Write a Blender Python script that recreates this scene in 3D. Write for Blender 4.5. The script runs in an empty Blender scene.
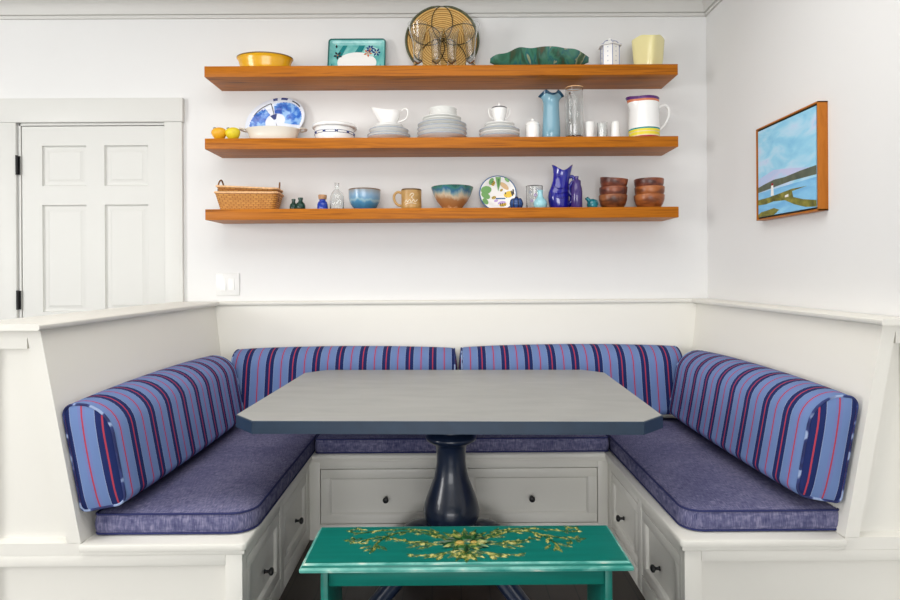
import bpy, bmesh, math, random
from mathutils import Vector, Matrix, Euler
PI = math.pi
random.seed(7)
scn = bpy.context.scene
C = bpy.data.collections.new('dining_nook'); scn.collection.children.link(C)

# ------------------------------------------------------------------ materials
def lin(c):
    return tuple(((v/255)/12.92 if v/255 <= .04045 else ((v/255+.055)/1.055)**2.4) for v in c)
def new_mat(name):
    m = bpy.data.materials.new(name); m.use_nodes = True
    nt = m.node_tree; b = nt.nodes['Principled BSDF']
    return m, nt, b
def N(nt, t, **kw):
    n = nt.nodes.new(t)
    for k, v in kw.items(): setattr(n, k, v)
    return n
def mat(name, rgb, rough=.5, spec=.5, metal=0, noise=0, nscale=30, bump=0, bscale=60, coat=0, trans=0, ior=1.45, stretch=None):
    m, nt, b = new_mat(name)
    c = lin(rgb)
    b.inputs['Base Color'].default_value = (*c, 1)
    b.inputs['Roughness'].default_value = rough
    b.inputs['Specular IOR Level'].default_value = spec
    b.inputs['Metallic'].default_value = metal
    b.inputs['Coat Weight'].default_value = coat
    b.inputs['Transmission Weight'].default_value = trans
    b.inputs['IOR'].default_value = ior
    tc = N(nt, 'ShaderNodeTexCoord'); vec = tc.outputs['Object']
    if stretch:
        mp = N(nt, 'ShaderNodeMapping'); mp.inputs['Scale'].default_value = stretch
        nt.links.new(vec, mp.inputs['Vector']); vec = mp.outputs['Vector']
    if noise:
        n = N(nt, 'ShaderNodeTexNoise'); n.inputs['Scale'].default_value = nscale; n.inputs['Detail'].default_value = 4
        nt.links.new(vec, n.inputs['Vector'])
        r = N(nt, 'ShaderNodeValToRGB')
        r.color_ramp.elements[0].position = .3; r.color_ramp.elements[1].position = .7
        r.color_ramp.elements[0].color = (*[max(0, x*(1-noise)) for x in c], 1)
        r.color_ramp.elements[1].color = (*[min(1, x*(1+noise)) for x in c], 1)
        nt.links.new(n.outputs['Fac'], r.inputs['Fac']); nt.links.new(r.outputs['Color'], b.inputs['Base Color'])
    if bump:
        n = N(nt, 'ShaderNodeTexNoise'); n.inputs['Scale'].default_value = bscale; n.inputs['Detail'].default_value = 3
        nt.links.new(vec, n.inputs['Vector'])
        bp = N(nt, 'ShaderNodeBump'); bp.inputs['Strength'].default_value = bump; bp.inputs['Distance'].default_value = .002
        nt.links.new(n.outputs['Fac'], bp.inputs['Height']); nt.links.new(bp.outputs['Normal'], b.inputs['Normal'])
    return m
def ramp_mat(name, stops, scale=8, stretch=(1, 1, 1), rough=.3, detail=5, dist=.5, coat=0, spec=.5, wave=False):
    """multi-coloured glaze or grain from a noise (or wood wave) texture"""
    m, nt, b = new_mat(name)
    b.inputs['Roughness'].default_value = rough; b.inputs['Coat Weight'].default_value = coat
    b.inputs['Specular IOR Level'].default_value = spec
    tc = N(nt, 'ShaderNodeTexCoord'); mp = N(nt, 'ShaderNodeMapping'); mp.inputs['Scale'].default_value = stretch
    nt.links.new(tc.outputs['Object'], mp.inputs['Vector'])
    n = N(nt, 'ShaderNodeTexNoise'); n.inputs['Scale'].default_value = scale; n.inputs['Detail'].default_value = detail
    n.inputs['Distortion'].default_value = dist
    nt.links.new(mp.outputs['Vector'], n.inputs['Vector'])
    r = N(nt, 'ShaderNodeValToRGB'); el = r.color_ramp.elements
    while len(el) > 1: el.remove(el[-1])
    el[0].position = stops[0][0]; el[0].color = (*lin(stops[0][1]), 1)
    for p, c in stops[1:]:
        e = el.new(p); e.color = (*lin(c), 1)
    nt.links.new(n.outputs['Fac'], r.inputs['Fac']); nt.links.new(r.outputs['Color'], b.inputs['Base Color'])
    return m
def height_mat(name, stops, z0, z1, wob=.25, scale=14, rough=.2, coat=.3):
    """glaze whose colour changes with height on the pot (dipped and dripping glazes)"""
    m, nt, b = new_mat(name)
    b.inputs['Roughness'].default_value = rough; b.inputs['Coat Weight'].default_value = coat
    tc = N(nt, 'ShaderNodeTexCoord'); sx = N(nt, 'ShaderNodeSeparateXYZ'); nt.links.new(tc.outputs['Object'], sx.inputs[0])
    mr = N(nt, 'ShaderNodeMapRange'); mr.inputs['From Min'].default_value = z0; mr.inputs['From Max'].default_value = z1
    nt.links.new(sx.outputs['Z'], mr.inputs['Value'])
    mp = N(nt, 'ShaderNodeMapping'); mp.inputs['Scale'].default_value = (1, 1, .25); nt.links.new(tc.outputs['Object'], mp.inputs['Vector'])
    n = N(nt, 'ShaderNodeTexNoise'); n.inputs['Scale'].default_value = scale; n.inputs['Detail'].default_value = 5
    nt.links.new(mp.outputs['Vector'], n.inputs['Vector'])
    a = N(nt, 'ShaderNodeMath', operation='MULTIPLY_ADD'); a.inputs[1].default_value = wob*2; 
    nt.links.new(n.outputs['Fac'], a.inputs[0]); nt.links.new(mr.outputs['Result'], a.inputs[2])
    s = N(nt, 'ShaderNodeMath', operation='SUBTRACT'); s.inputs[1].default_value = wob
    nt.links.new(a.outputs[0], s.inputs[0])
    r = N(nt, 'ShaderNodeValToRGB'); el = r.color_ramp.elements
    while len(el) > 1: el.remove(el[-1])
    el[0].position = stops[0][0]; el[0].color = (*lin(stops[0][1]), 1)
    for p, c in stops[1:]:
        e = el.new(p); e.color = (*lin(c), 1)
    nt.links.new(s.outputs[0], r.inputs['Fac']); nt.links.new(r.outputs['Color'], b.inputs['Base Color'])
    return m
def glass_mat(name, rgb=(250, 252, 252), rough=0.02):
    return mat(name, rgb, rough=rough, trans=1, ior=1.45)

def wood_mat(name, stops, stretch=(1.2, 14, 14), rough=.4, scale=4, spec=.2):
    m = ramp_mat(name, stops, scale=scale, stretch=stretch, rough=rough, detail=8, dist=1.2, spec=spec)
    nt = m.node_tree; mp = [n for n in nt.nodes if n.type == 'MAPPING'][0]      # each board gets grain of its own
    oi = N(nt, 'ShaderNodeObjectInfo'); ad = N(nt, 'ShaderNodeVectorMath', operation='MULTIPLY_ADD')
    ad.inputs[1].default_value = (3.3, 3.3, 3.3); src = mp.inputs['Vector'].links[0].from_socket
    nt.links.new(oi.outputs['Location'], ad.inputs[0]); nt.links.new(src, ad.inputs[2]); nt.links.new(ad.outputs[0], mp.inputs['Vector'])
    return m

def stripe_mat(name):
    """woven stripe: navy band with a red centre line, a thin red line between, on denim blue; u in metres"""
    m, nt, b = new_mat(name)
    b.inputs['Roughness'].default_value = .85; b.inputs['Specular IOR Level'].default_value = .2
    b.inputs['Sheen Weight'].default_value = 0
    uv = N(nt, 'ShaderNodeUVMap'); uv.uv_map = 'UVMap'
    sx = N(nt, 'ShaderNodeSeparateXYZ'); nt.links.new(uv.outputs[0], sx.inputs[0])
    d = N(nt, 'ShaderNodeMath', operation='DIVIDE'); d.inputs[1].default_value = .1165; nt.links.new(sx.outputs[0], d.inputs[0])
    f = N(nt, 'ShaderNodeMath', operation='FRACT'); nt.links.new(d.outputs[0], f.inputs[0])
    r = N(nt, 'ShaderNodeValToRGB'); r.color_ramp.interpolation = 'CONSTANT'; el = r.color_ramp.elements
    blue, navy, red, pale, lil = (106, 130, 178), (30, 42, 94), (174, 62, 80), (170, 180, 206), (112, 124, 176)
    st = [(0, red), (.022, navy), (.172, pale), (.183, blue), (.40, lil), (.48, red), (.52, lil), (.60, blue), (.817, pale), (.828, navy), (.978, red)]
    while len(el) > 1: el.remove(el[-1])
    el[0].position = 0; el[0].color = (*lin(st[0][1]), 1)
    for p, c in st[1:]:
        e = el.new(p); e.color = (*lin(c), 1)
    nt.links.new(f.outputs[0], r.inputs['Fac'])
    # thread texture
    mp = N(nt, 'ShaderNodeMapping'); mp.inputs['Scale'].default_value = (900, 60, 1); nt.links.new(uv.outputs[0], mp.inputs['Vector'])
    n = N(nt, 'ShaderNodeTexNoise'); n.inputs['Scale'].default_value = 1; nt.links.new(mp.outputs[0], n.inputs['Vector'])
    mx = N(nt, 'ShaderNodeMix', data_type='RGBA', blend_type='OVERLAY'); mx.inputs['Factor'].default_value = .35
    nt.links.new(r.outputs['Color'], mx.inputs['A']); nt.links.new(n.outputs['Color'], mx.inputs['B'])
    hs = N(nt, 'ShaderNodeHueSaturation'); hs.inputs['Saturation'].default_value = 1.0
    nt.links.new(mx.outputs['Result'], hs.inputs['Color']); 
    g = N(nt, 'ShaderNodeTexNoise'); g.inputs['Scale'].default_value = 6; nt.links.new(uv.outputs[0], g.inputs['Vector'])
    bp = N(nt, 'ShaderNodeBump'); bp.inputs['Strength'].default_value = .25; bp.inputs['Distance'].default_value = .012
    nt.links.new(g.outputs['Fac'], bp.inputs['Height']); nt.links.new(bp.outputs['Normal'], b.inputs['Normal'])
    nt.links.new(r.outputs['Color'], b.inputs['Base Color'])
    return m
def denim_mat(name):
    m, nt, b = new_mat(name)
    b.inputs['Roughness'].default_value = .9; b.inputs['Specular IOR Level'].default_value = .15
    tc = N(nt, 'ShaderNodeTexCoord')
    outs = []
    for sc in ((420, 40, 40), (40, 420, 40), (5, 5, 5)):
        mp = N(nt, 'ShaderNodeMapping'); mp.inputs['Scale'].default_value = sc
        nt.links.new(tc.outputs['Object'], mp.inputs['Vector'])
        n = N(nt, 'ShaderNodeTexNoise'); n.inputs['Scale'].default_value = 1; n.inputs['Detail'].default_value = 3
        nt.links.new(mp.outputs[0], n.inputs['Vector']); outs.append(n.outputs['Fac'])
    a = N(nt, 'ShaderNodeMath', operation='ADD'); nt.links.new(outs[0], a.inputs[0]); nt.links.new(outs[1], a.inputs[1])
    a2 = N(nt, 'ShaderNodeMath', operation='MULTIPLY_ADD'); a2.inputs[1].default_value = .5; nt.links.new(outs[2], a2.inputs[0]); nt.links.new(a.outputs[0], a2.inputs[2])
    h = N(nt, 'ShaderNodeMath', operation='MULTIPLY'); h.inputs[1].default_value = .4; nt.links.new(a2.outputs[0], h.inputs[0])
    r = N(nt, 'ShaderNodeValToRGB'); el = r.color_ramp.elements
    el[0].position = .36; el[0].color = (*lin((64, 66, 102)), 1)
    el[1].position = .66; el[1].color = (*lin((146, 142, 168)), 1)
    e = el.new(.5); e.color = (*lin((98, 98, 131)), 1)
    nt.links.new(h.outputs[0], r.inputs['Fac']); nt.links.new(r.outputs['Color'], b.inputs['Base Color'])
    bp = N(nt, 'ShaderNodeBump'); bp.inputs['Strength'].default_value = .4; bp.inputs['Distance'].default_value = .001
    nt.links.new(a.outputs[0], bp.inputs['Height']); nt.links.new(bp.outputs['Normal'], b.inputs['Normal'])
    return m
def weave_mat(name, c1, c2, cm, scale=60, rough=.6, bw=.5, rh=.25):
    m, nt, b = new_mat(name); b.inputs['Roughness'].default_value = rough
    uv = N(nt, 'ShaderNodeUVMap'); uv.uv_map = 'UVMap'
    br = N(nt, 'ShaderNodeTexBrick'); br.inputs['Scale'].default_value = scale
    br.inputs['Color1'].default_value = (*lin(c1), 1); br.inputs['Color2'].default_value = (*lin(c2), 1); br.inputs['Mortar'].default_value = (*lin(cm), 1)
    br.inputs['Mortar Size'].default_value = .03; br.inputs['Brick Width'].default_value = bw; br.inputs['Row Height'].default_value = rh
    nt.links.new(uv.outputs[0], br.inputs['Vector']); nt.links.new(br.outputs['Color'], b.inputs['Base Color'])
    bp = N(nt, 'ShaderNodeBump'); bp.inputs['Strength'].default_value = .6; bp.inputs['Distance'].default_value = .002
    nt.links.new(br.outputs['Fac'], bp.inputs['Height']); bp.invert = True
    nt.links.new(bp.outputs['Normal'], b.inputs['Normal'])
    return m

M = {}
M['wall'] = mat('wall_paint', (227, 227, 226), .7, .3, bump=.05, bscale=200)
M['ceil'] = mat('ceiling_paint', (224, 223, 220), .8, .2)
M['crown'] = mat('crown_paint', (208, 207, 203), .5, .4)
M['door'] = mat('door_paint', (214, 214, 210), .45, .4)
M['casing'] = mat('casing_paint', (216, 216, 212), .45, .4)
M['bench'] = mat('bench_paint', (231, 229, 221), .4, .45)
M['shelf'] = wood_mat('fir_shelf', [(.25, (114, 62, 6)), (.42, (166, 95, 10)), (.55, (182, 107, 15)), (.66, (154, 86, 8)), (.8, (118, 65, 6))], stretch=(.8, 14, 30), rough=.42, scale=2.4)
M['frame'] = wood_mat('frame_wood', [(.3, (158, 90, 24)), (.6, (182, 108, 34)), (.8, (148, 82, 22))], stretch=(10, 10, 1.2), rough=.4)
M['black'] = mat('black_metal', (18, 18, 20), .4, .5)
M['gap'] = mat('liner_and_gap_shade', (22, 24, 26), .6)  # painting's black liner, and painted shade inside the drawer gaps
M['stripe'] = stripe_mat('striped_canvas')
M['denim'] = denim_mat('denim_linen')
M['dpipe'] = mat('navy_piping', (50, 54, 96), .85, .2)
M['spipe'] = ramp_mat('striped_piping', [(.4, (30, 38, 88)), (.56, (44, 58, 116)), (.63, (150, 168, 204))], scale=22, rough=.8, detail=0)
M['ttop'] = ramp_mat('grey_table_top', [(.3, (142, 143, 140)), (.7, (154, 155, 151))], scale=5, stretch=(1, 3, 1), rough=.34, spec=.5)
M['navy'] = mat('navy_paint', (33, 52, 72), .34, .5, noise=.1, nscale=20)
M['ped'] = mat('pedestal_navy_paint', (22, 34, 56), .3, .5, coat=.3)
M['teal'] = mat('teal_paint', (12, 114, 102), .33, .5, noise=.12, nscale=9, stretch=(.5, 6, 6))
M['tworn'] = ramp_mat('worn_teal_edge', [(.34, (40, 136, 124)), (.5, (96, 170, 158)), (.6, (140, 192, 180)), (.68, (220, 218, 200))], scale=12, stretch=(1, 3, 3), rough=.4, detail=8)
M['carve'] = ramp_mat('carved_gilt', [(.36, (14, 70, 40)), (.47, (48, 92, 40)), (.57, (134, 136, 62)), (.68, (190, 184, 112))], scale=75, rough=.4, detail=3)
M['carveg'] = ramp_mat('carved_green', [(.35, (12, 52, 24)), (.52, (40, 96, 44)), (.66, (168, 162, 80))], scale=36, rough=.35, detail=3)
M['gold'] = mat('gilt_yellow', (170, 146, 70), .4)

def floor_mat():
    m, nt, b = new_mat('dark_plank_floor'); b.inputs['Roughness'].default_value = .35
    tc = N(nt, 'ShaderNodeTexCoord')
    mp0 = N(nt, 'ShaderNodeMapping'); mp0.inputs['Rotation'].default_value = (0, 0, PI/2); nt.links.new(tc.outputs['Object'], mp0.inputs[0])
    br = N(nt, 'ShaderNodeTexBrick'); br.inputs['Scale'].default_value = 1; br.inputs['Brick Width'].default_value = 1.6; br.inputs['Row Height'].default_value = .11
    br.inputs['Mortar Size'].default_value = .0025; br.inputs['Color1'].default_value = (*lin((56, 44, 38)), 1); br.inputs['Color2'].default_value = (*lin((42, 34, 30)), 1)
    br.inputs['Mortar'].default_value = (*lin((10, 8, 8)), 1)
    nt.links.new(mp0.outputs[0], br.inputs['Vector'])
    mp = N(nt, 'ShaderNodeMapping'); mp.inputs['Scale'].default_value = (20, 1.4, 1); nt.links.new(tc.outputs['Object'], mp.inputs[0])
    n = N(nt, 'ShaderNodeTexNoise'); n.inputs['Scale'].default_value = 3; n.inputs['Detail'].default_value = 6; nt.links.new(mp.outputs[0], n.inputs['Vector'])
    mx = N(nt, 'ShaderNodeMix', data_type='RGBA', blend_type='MULTIPLY'); mx.inputs['Factor'].default_value = .6
    r = N(nt, 'ShaderNodeValToRGB'); r.color_ramp.elements[0].color = (.45, .45, .45, 1); r.color_ramp.elements[1].color = (1, 1, 1, 1)
    nt.links.new(n.outputs['Fac'], r.inputs[0]); nt.links.new(br.outputs['Color'], mx.inputs['A']); nt.links.new(r.outputs[0], mx.inputs['B'])
    nt.links.new(mx.outputs['Result'], b.inputs['Base Color'])
    return m
M['floor'] = floor_mat()
# ceramics and glass
M['white'] = mat('white_china', (242, 242, 240), .15, .5, coat=.3)
M['bluewhite'] = mat('bluish_white_china', (222, 228, 240), .15, coat=.3)
M['wgrey'] = mat('pale_grey_china', (234, 235, 232), .2, .5, coat=.2)
M['cream'] = mat('cream_stoneware', (230, 225, 212), .2, .5, coat=.2)
M['bline'] = mat('blue_grey_rim', (170, 180, 194), .3)
M['dkline'] = mat('dark_rim', (70, 72, 76), .3)
M['royal'] = ramp_mat('royal_blue_brushwork', [(.36, (24, 74, 176)), (.5, (54, 120, 212)), (.62, (140, 186, 236))], scale=30, rough=.15, coat=.3)
M['ink'] = mat('blue_ink', (30, 48, 116), .25)
M['inkl'] = mat('soft_blue_line', (92, 108, 168), .25)
M['inkb'] = mat('black_ink', (24, 26, 40), .3)
M['ybowl'] = mat('mustard_glaze', (226, 170, 24), .2, .5, coat=.3)
M['brim'] = mat('brown_rim', (112, 84, 30), .3)
M['turq'] = ramp_mat('turquoise_glaze', [(.35, (88, 172, 170)), (.55, (120, 194, 190)), (.7, (146, 208, 202))], scale=14, rough=.2, coat=.3)
M['turqd'] = mat('dark_turquoise', (24, 128, 132), .2, coat=.3)
M['tpale'] = mat('pale_turquoise', (176, 222, 214), .2, coat=.3)
M['turqr'] = mat('teal_rim', (40, 104, 100), .25)
def coil_mat(name, c1, c2):
    m, nt, b = new_mat(name); b.inputs['Roughness'].default_value = .75; b.inputs['Specular IOR Level'].default_value = .2
    tc = N(nt, 'ShaderNodeTexCoord'); wv = N(nt, 'ShaderNodeTexWave', wave_type='RINGS', rings_direction='Z')
    wv.inputs['Scale'].default_value = 27; wv.inputs['Distortion'].default_value = .6; wv.inputs['Detail Scale'].default_value = 6
    nt.links.new(tc.outputs['Object'], wv.inputs['Vector'])
    r = N(nt, 'ShaderNodeValToRGB'); r.color_ramp.elements[0].position = .15; r.color_ramp.elements[1].position = .6
    r.color_ramp.elements[0].color = (*lin(c1), 1); r.color_ramp.elements[1].color = (*lin(c2), 1)
    nt.links.new(wv.outputs['Fac'], r.inputs[0]); nt.links.new(r.outputs[0], b.inputs['Base Color'])
    return m
M['straw'] = coil_mat('straw_coil', (176, 128, 62), (232, 200, 132))
M['strawd'] = mat('dark_straw', (60, 58, 44), .7, .2, noise=.3, nscale=120)
M['strawr'] = mat('rim_straw', (92, 96, 74), .7, .2, noise=.4, nscale=150)
M['mala'] = ramp_mat('green_marbled_glaze', [(.33, (78, 74, 50)), (.42, (46, 88, 70)), (.50, (62, 120, 98)), (.57, (38, 98, 102)), (.61, (150, 162, 128)), (.65, (80, 112, 84)), (.74, (54, 82, 62))], scale=4.5, stretch=(1.6, 1, 1), rough=.25, detail=3, dist=1.6, coat=.3)
M['yvase'] = mat('pale_yellow_glaze', (236, 226, 166), .22, coat=.4)
M['orange'] = ramp_mat('mango_skin', [(.35, (230, 166, 26)), (.6, (236, 180, 40)), (.75, (222, 134, 24))], scale=14, rough=.4)
M['lemon'] = ramp_mat('lemon_skin', [(.35, (222, 200, 30)), (.6, (232, 214, 50)), (.75, (196, 196, 50))], scale=14, rough=.4)
M['stem'] = mat('brown_stem', (70, 64, 40), .7)
M['bglass'] = mat('frosted_blue_glass', (138, 186, 206), .12, trans=.25, coat=.3)
M['bglassd'] = mat('dark_blue_glass_edge', (34, 72, 98), .15)
M['glass'] = glass_mat('clear_glass')
M['pur'] = mat('purple_band', (88, 44, 112), .25)
M['ora'] = mat('coral_band', (206, 120, 84), .25)
M['yel'] = mat('yellow_band', (232, 216, 60), .25)
M['palb'] = mat('pale_band', (226, 206, 158), .25)
M['tealb'] = mat('teal_band', (40, 142, 140), .25)
M['redb'] = mat('red_band', (178, 50, 62), .25)
M['wick'] = weave_mat('wicker_weave', (222, 166, 84), (200, 142, 68), (164, 104, 46), scale=13, bw=.36, rh=.13)
M['wickd'] = weave_mat('dark_wicker_weave', (200, 142, 66), (180, 120, 52), (146, 90, 40), scale=13, bw=.36, rh=.13)
M['wrim'] = mat('wicker_rim', (232, 186, 136), .6, noise=.2, nscale=90)
M['cane'] = mat('dark_cane', (120, 80, 44), .5)
M['gglass'] = mat('green_glass', (28, 78, 66), .08, trans=.5)
M['cobg'] = mat('cobalt_glass', (18, 62, 176), .1, trans=.2, coat=.3)
M['cork'] = mat('cork', (178, 138, 104), .8, noise=.3, nscale=120)
M['bbowl'] = height_mat('blue_bowl_glaze', [(0, (38, 104, 150)), (.35, (70, 140, 180)), (.46, (150, 184, 196)), (.55, (104, 152, 186)), (.75, (136, 166, 192)), (1, (150, 152, 150))], 0, .11, wob=.22, scale=26)
M['bbrim'] = mat('brown_bowl_rim', (120, 98, 80), .3)
M['mug'] = ramp_mat('tan_stoneware', [(.35, (168, 130, 74)), (.6, (190, 152, 92)), (.75, (160, 120, 66))], scale=30, rough=.35)
M['mugrim'] = mat('dark_mug_rim', (92, 66, 38), .35)
M['slip'] = mat('white_slip', (236, 226, 204), .35)
M['drip'] = height_mat('drip_glaze', [(0, (222, 184, 140)), (.1, (170, 120, 72)), (.40, (172, 126, 84)), (.56, (206, 188, 160)), (.68, (130, 158, 160)), (.8, (56, 104, 140)), (.92, (60, 122, 108)), (1, (44, 90, 84))], 0, .12, wob=.26, scale=34)
M['dripb'] = mat('blue_drip', (34, 84, 150), .2, coat=.3)
M['dripk'] = mat('dark_drip', (40, 34, 34), .2, coat=.3)
M['greenl'] = mat('leaf_green', (120, 176, 104), .3)
M['greend'] = mat('leaf_dark_green', (70, 132, 74), .3)
M['beey'] = mat('bee_yellow', (236, 200, 50), .3)
M['lilac'] = mat('lilac', (186, 160, 214), .3)
M['tan'] = mat('tan_wing', (222, 188, 140), .3)
M['rimblue'] = mat('blue_rim', (40, 96, 150), .25)
M['hive'] = mat('blue_jar_glaze', (36, 72, 130), .2, coat=.3)
M['hived'] = mat('navy_jar_stripe', (18, 26, 60), .2)
M['lblue'] = mat('light_blue_glaze', (150, 204, 214), .2, coat=.4)
M['cob'] = mat('cobalt_glaze', (26, 26, 140), .1, coat=.8)
M['purp'] = mat('purple_glass', (66, 48, 118), .15, trans=.12, coat=.3)
M['frog'] = mat('teal_glaze', (20, 118, 130), .15, coat=.5, noise=.3, nscale=40)
M['wb'] = [ramp_mat('acacia_bowl', [(.36, (74, 38, 20)), (.5, (128, 72, 38)), (.64, (150, 92, 52))], scale=9, stretch=(1, 1, 3), rough=.35, detail=4),
           ramp_mat('dark_acacia_bowl', [(.36, (74, 34, 24)), (.5, (112, 56, 36)), (.64, (142, 78, 48))], scale=9, stretch=(1, 1, 3), rough=.35, detail=4),
           ramp_mat('red_acacia_bowl', [(.36, (112, 58, 26)), (.5, (156, 88, 42)), (.64, (172, 104, 56))], scale=9, stretch=(1, 1, 3), rough=.35, detail=4)]
M['switch'] = mat('switch_plastic', (228, 228, 226), .35)
M['rocker'] = mat('rocker_plastic', (236, 236, 234), .3)
M['sky'] = ramp_mat('painted_sky', [(.3, (126, 192, 226)), (.45, (150, 208, 234)), (.56, (178, 216, 238)), (.66, (196, 212, 238)), (.75, (140, 202, 232))], scale=5, stretch=(1, 1.2, 3), rough=.5, detail=3)
M['pink'] = ramp_mat('painted_haze', [(.35, (178, 196, 230)), (.6, (194, 196, 228)), (.75, (170, 206, 234))], scale=7, stretch=(1, 1, 3), rough=.5, detail=3)
M['hill'] = ramp_mat('painted_hill', [(.35, (74, 84, 72)), (.6, (96, 104, 86)), (.75, (82, 90, 60))], scale=16, rough=.5)
M['water'] = ramp_mat('painted_water', [(.35, (112, 178, 224)), (.6, (136, 198, 234)), (.75, (160, 212, 238))], scale=8, stretch=(1, 1, 4), rough=.5)
M['land'] = ramp_mat('painted_land', [(.3, (74, 74, 30)), (.5, (120, 118, 44)), (.65, (150, 142, 60)), (.78, (90, 92, 40))], scale=22, rough=.5)

# ------------------------------------------------------------------ mesh helpers
def box(bm, x0, y0, z0, x1, y1, z1, bev=0, mi=0, seg=2):
    xs, ys, zs = sorted((x0, x1)), sorted((y0, y1)), sorted((z0, z1))
    b2 = bmesh.new()
    vs = [b2.verts.new((x, y, z)) for x in xs for y in ys for z in zs]
    for f in ((0, 1, 3, 2), (4, 6, 7, 5), (0, 4, 5, 1), (2, 3, 7, 6), (0, 2, 6, 4), (1, 5, 7, 3)):
        b2.faces.new([vs[i] for i in f])
    if bev: bmesh.ops.bevel(b2, geom=b2.edges[:], offset=bev, segments=seg, affect='EDGES', profile=.5)
    merge(bm, b2, mi)
def merge(bm, b2, mi=None):
    bmesh.ops.recalc_face_normals(b2, faces=b2.faces[:])
    mp = {v: bm.verts.new(v.co) for v in b2.verts}
    for f in b2.faces:
        nf = bm.faces.new([mp[v] for v in f.verts]); nf.material_index = f.material_index if mi is None else mi
    b2.free()
def prism(bm, poly, axis, a, b, mi=0, bev=0):
    """extrude a 2-D polygon along an axis; poly is (y,z) for X, (x,z) for Y, (x,y) for Z"""
    def P(p, t):
        return {'X': (t, p[0], p[1]), 'Y': (p[0], t, p[1]), 'Z': (p[0], p[1], t)}[axis]
    b2 = bmesh.new()
    A = [b2.verts.new(P(p, a)) for p in poly]; B = [b2.verts.new(P(p, b)) for p in poly]
    n = len(poly)
    for i in range(n): b2.faces.new((A[i], A[(i+1) % n], B[(i+1) % n], B[i]))
    b2.faces.new(A[::-1]); b2.faces.new(B)
    bmesh.ops.recalc_face_normals(b2, faces=b2.faces[:])
    if bev: bmesh.ops.bevel(b2, geom=b2.edges[:], offset=bev, segments=2, affect='EDGES', profile=.5)
    merge(bm, b2, mi)
def loft(bm, rings, closed=True, cap0=True, cap1=True, mis=None, mi=0):
    R = [[bm.verts.new(p) for p in r] for r in rings]; n = len(rings[0])
    fs = []
    for k in range(len(R)-1):
        for i in range(n if closed else n-1):
            j = (i+1) % n
            f = bm.faces.new((R[k][i], R[k][j], R[k+1][j], R[k+1][i])); f.material_index = mis[k] if mis else mi
            fs.append(f)
    if cap0: f = bm.faces.new(R[0][::-1]); f.material_index = mis[0] if mis else mi; fs.append(f)
    if cap1: f = bm.faces.new(R[-1]); f.material_index = mis[-1] if mis else mi; fs.append(f)
    return R
def lathe(bm, prof, seg=48, sx=1, sy=1, mod=None, mis=None, mi=0, loc=(0, 0, 0)):
    rings = []
    for (r, z) in prof:
        ring = []
        for i in range(seg):
            a = 2*PI*i/seg
            p = (r*math.cos(a)*sx, r*math.sin(a)*sy, z)
            if mod: p = mod(r, z, a, p)
            ring.append((p[0]+loc[0], p[1]+loc[1], p[2]+loc[2]))
        rings.append(ring)
    return loft(bm, rings, mis=mis, mi=mi)
def tube(bm, pts, rad, seg=10, closed=False, mi=0, flat=1, cap=True):
    P = [Vector(p) for p in pts]; n = len(P)
    rads = rad if isinstance(rad, (list, tuple)) else [rad]*n
    T = []
    for i in range(n):
        a = P[(i-1) % n] if (closed or i > 0) else P[i]; b = P[(i+1) % n] if (closed or i < n-1) else P[i]
        T.append((b-a).normalized())
    up = Vector((0, 0, 1)) if abs(T[0].z) < .9 else Vector((0, 1, 0))
    nrm = (up - T[0]*up.dot(T[0])).normalized(); rings = []
    for i in range(n):
        nrm = (nrm - T[i]*nrm.dot(T[i])).normalized(); bi = T[i].cross(nrm)
        rings.append([P[i] + (nrm*math.cos(2*PI*k/seg)*flat + bi*math.sin(2*PI*k/seg))*rads[i] for k in range(seg)])
    if closed: rings.append(rings[0])
    loft(bm, rings, cap0=cap and not closed, cap1=cap and not closed, mi=mi)
def spline(pts, n=8, closed=False):
    P = [Vector(p) for p in pts]; out = []; m = len(P)
    for i in range(m if closed else m-1):
        g = (lambda k: P[k % m]) if closed else (lambda k: P[min(max(k, 0), m-1)])
        p0, p1, p2, p3 = g(i-1), g(i), g(i+1), g(i+2)
        for k in range(n):
            t = k/n
            out.append(.5*((2*p1)+(p2-p0)*t+(2*p0-5*p1+4*p2-p3)*t*t+(3*p1-p0-3*p2+p3)*t**3))
    if not closed: out.append(P[-1].copy())
    return out
def ball(bm, c, rx, ry, rz, mi=0, seg=20, rings=12):
    R = []
    for k in range(rings+1):
        a = -PI/2 + PI*k/rings; rr = max(math.cos(a), .02)
        R.append([(c[0]+rx*rr*math.cos(2*PI*i/seg), c[1]+ry*rr*math.sin(2*PI*i/seg), c[2]+rz*math.sin(a)) for i in range(seg)])
    loft(bm, R, mi=mi)
def obj(name, bm, mats, parent=None, loc=(0, 0, 0), rot=(0, 0, 0), smooth=35, recalc=True):
    if recalc: bmesh.ops.recalc_face_normals(bm, faces=bm.faces[:])
    me = bpy.data.meshes.new(name); bm.to_mesh(me); bm.free()
    for m in (mats if isinstance(mats, (list, tuple)) else [mats]): me.materials.append(m)
    if smooth:
        me.polygons.foreach_set('use_smooth', [True]*len(me.polygons)); me.set_sharp_from_angle(angle=math.radians(smooth))
    o = bpy.data.objects.new(name, me); C.objects.link(o)
    o.location = loc; o.rotation_euler = rot
    if parent: o.parent = parent
    return o
def tag(o, label, cat, group=None):
    o['label'] = label; o['category'] = cat
    if group: o['group'] = group
    return o
def thing(name, label, cat, loc=(0, 0, 0), rot=(0, 0, 0), group=None):
    o = bpy.data.objects.new(name, None); C.objects.link(o); o.location = loc; o.rotation_euler = rot
    o.empty_display_size = .05
    return tag(o, label, cat, group)
def struct(name, bm, m, label=None, parent=None, **kw):
    o = obj(name, bm, m, parent, **kw)
    o['kind'] = 'structure'
    if label: o['label'] = label
    return o
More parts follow.
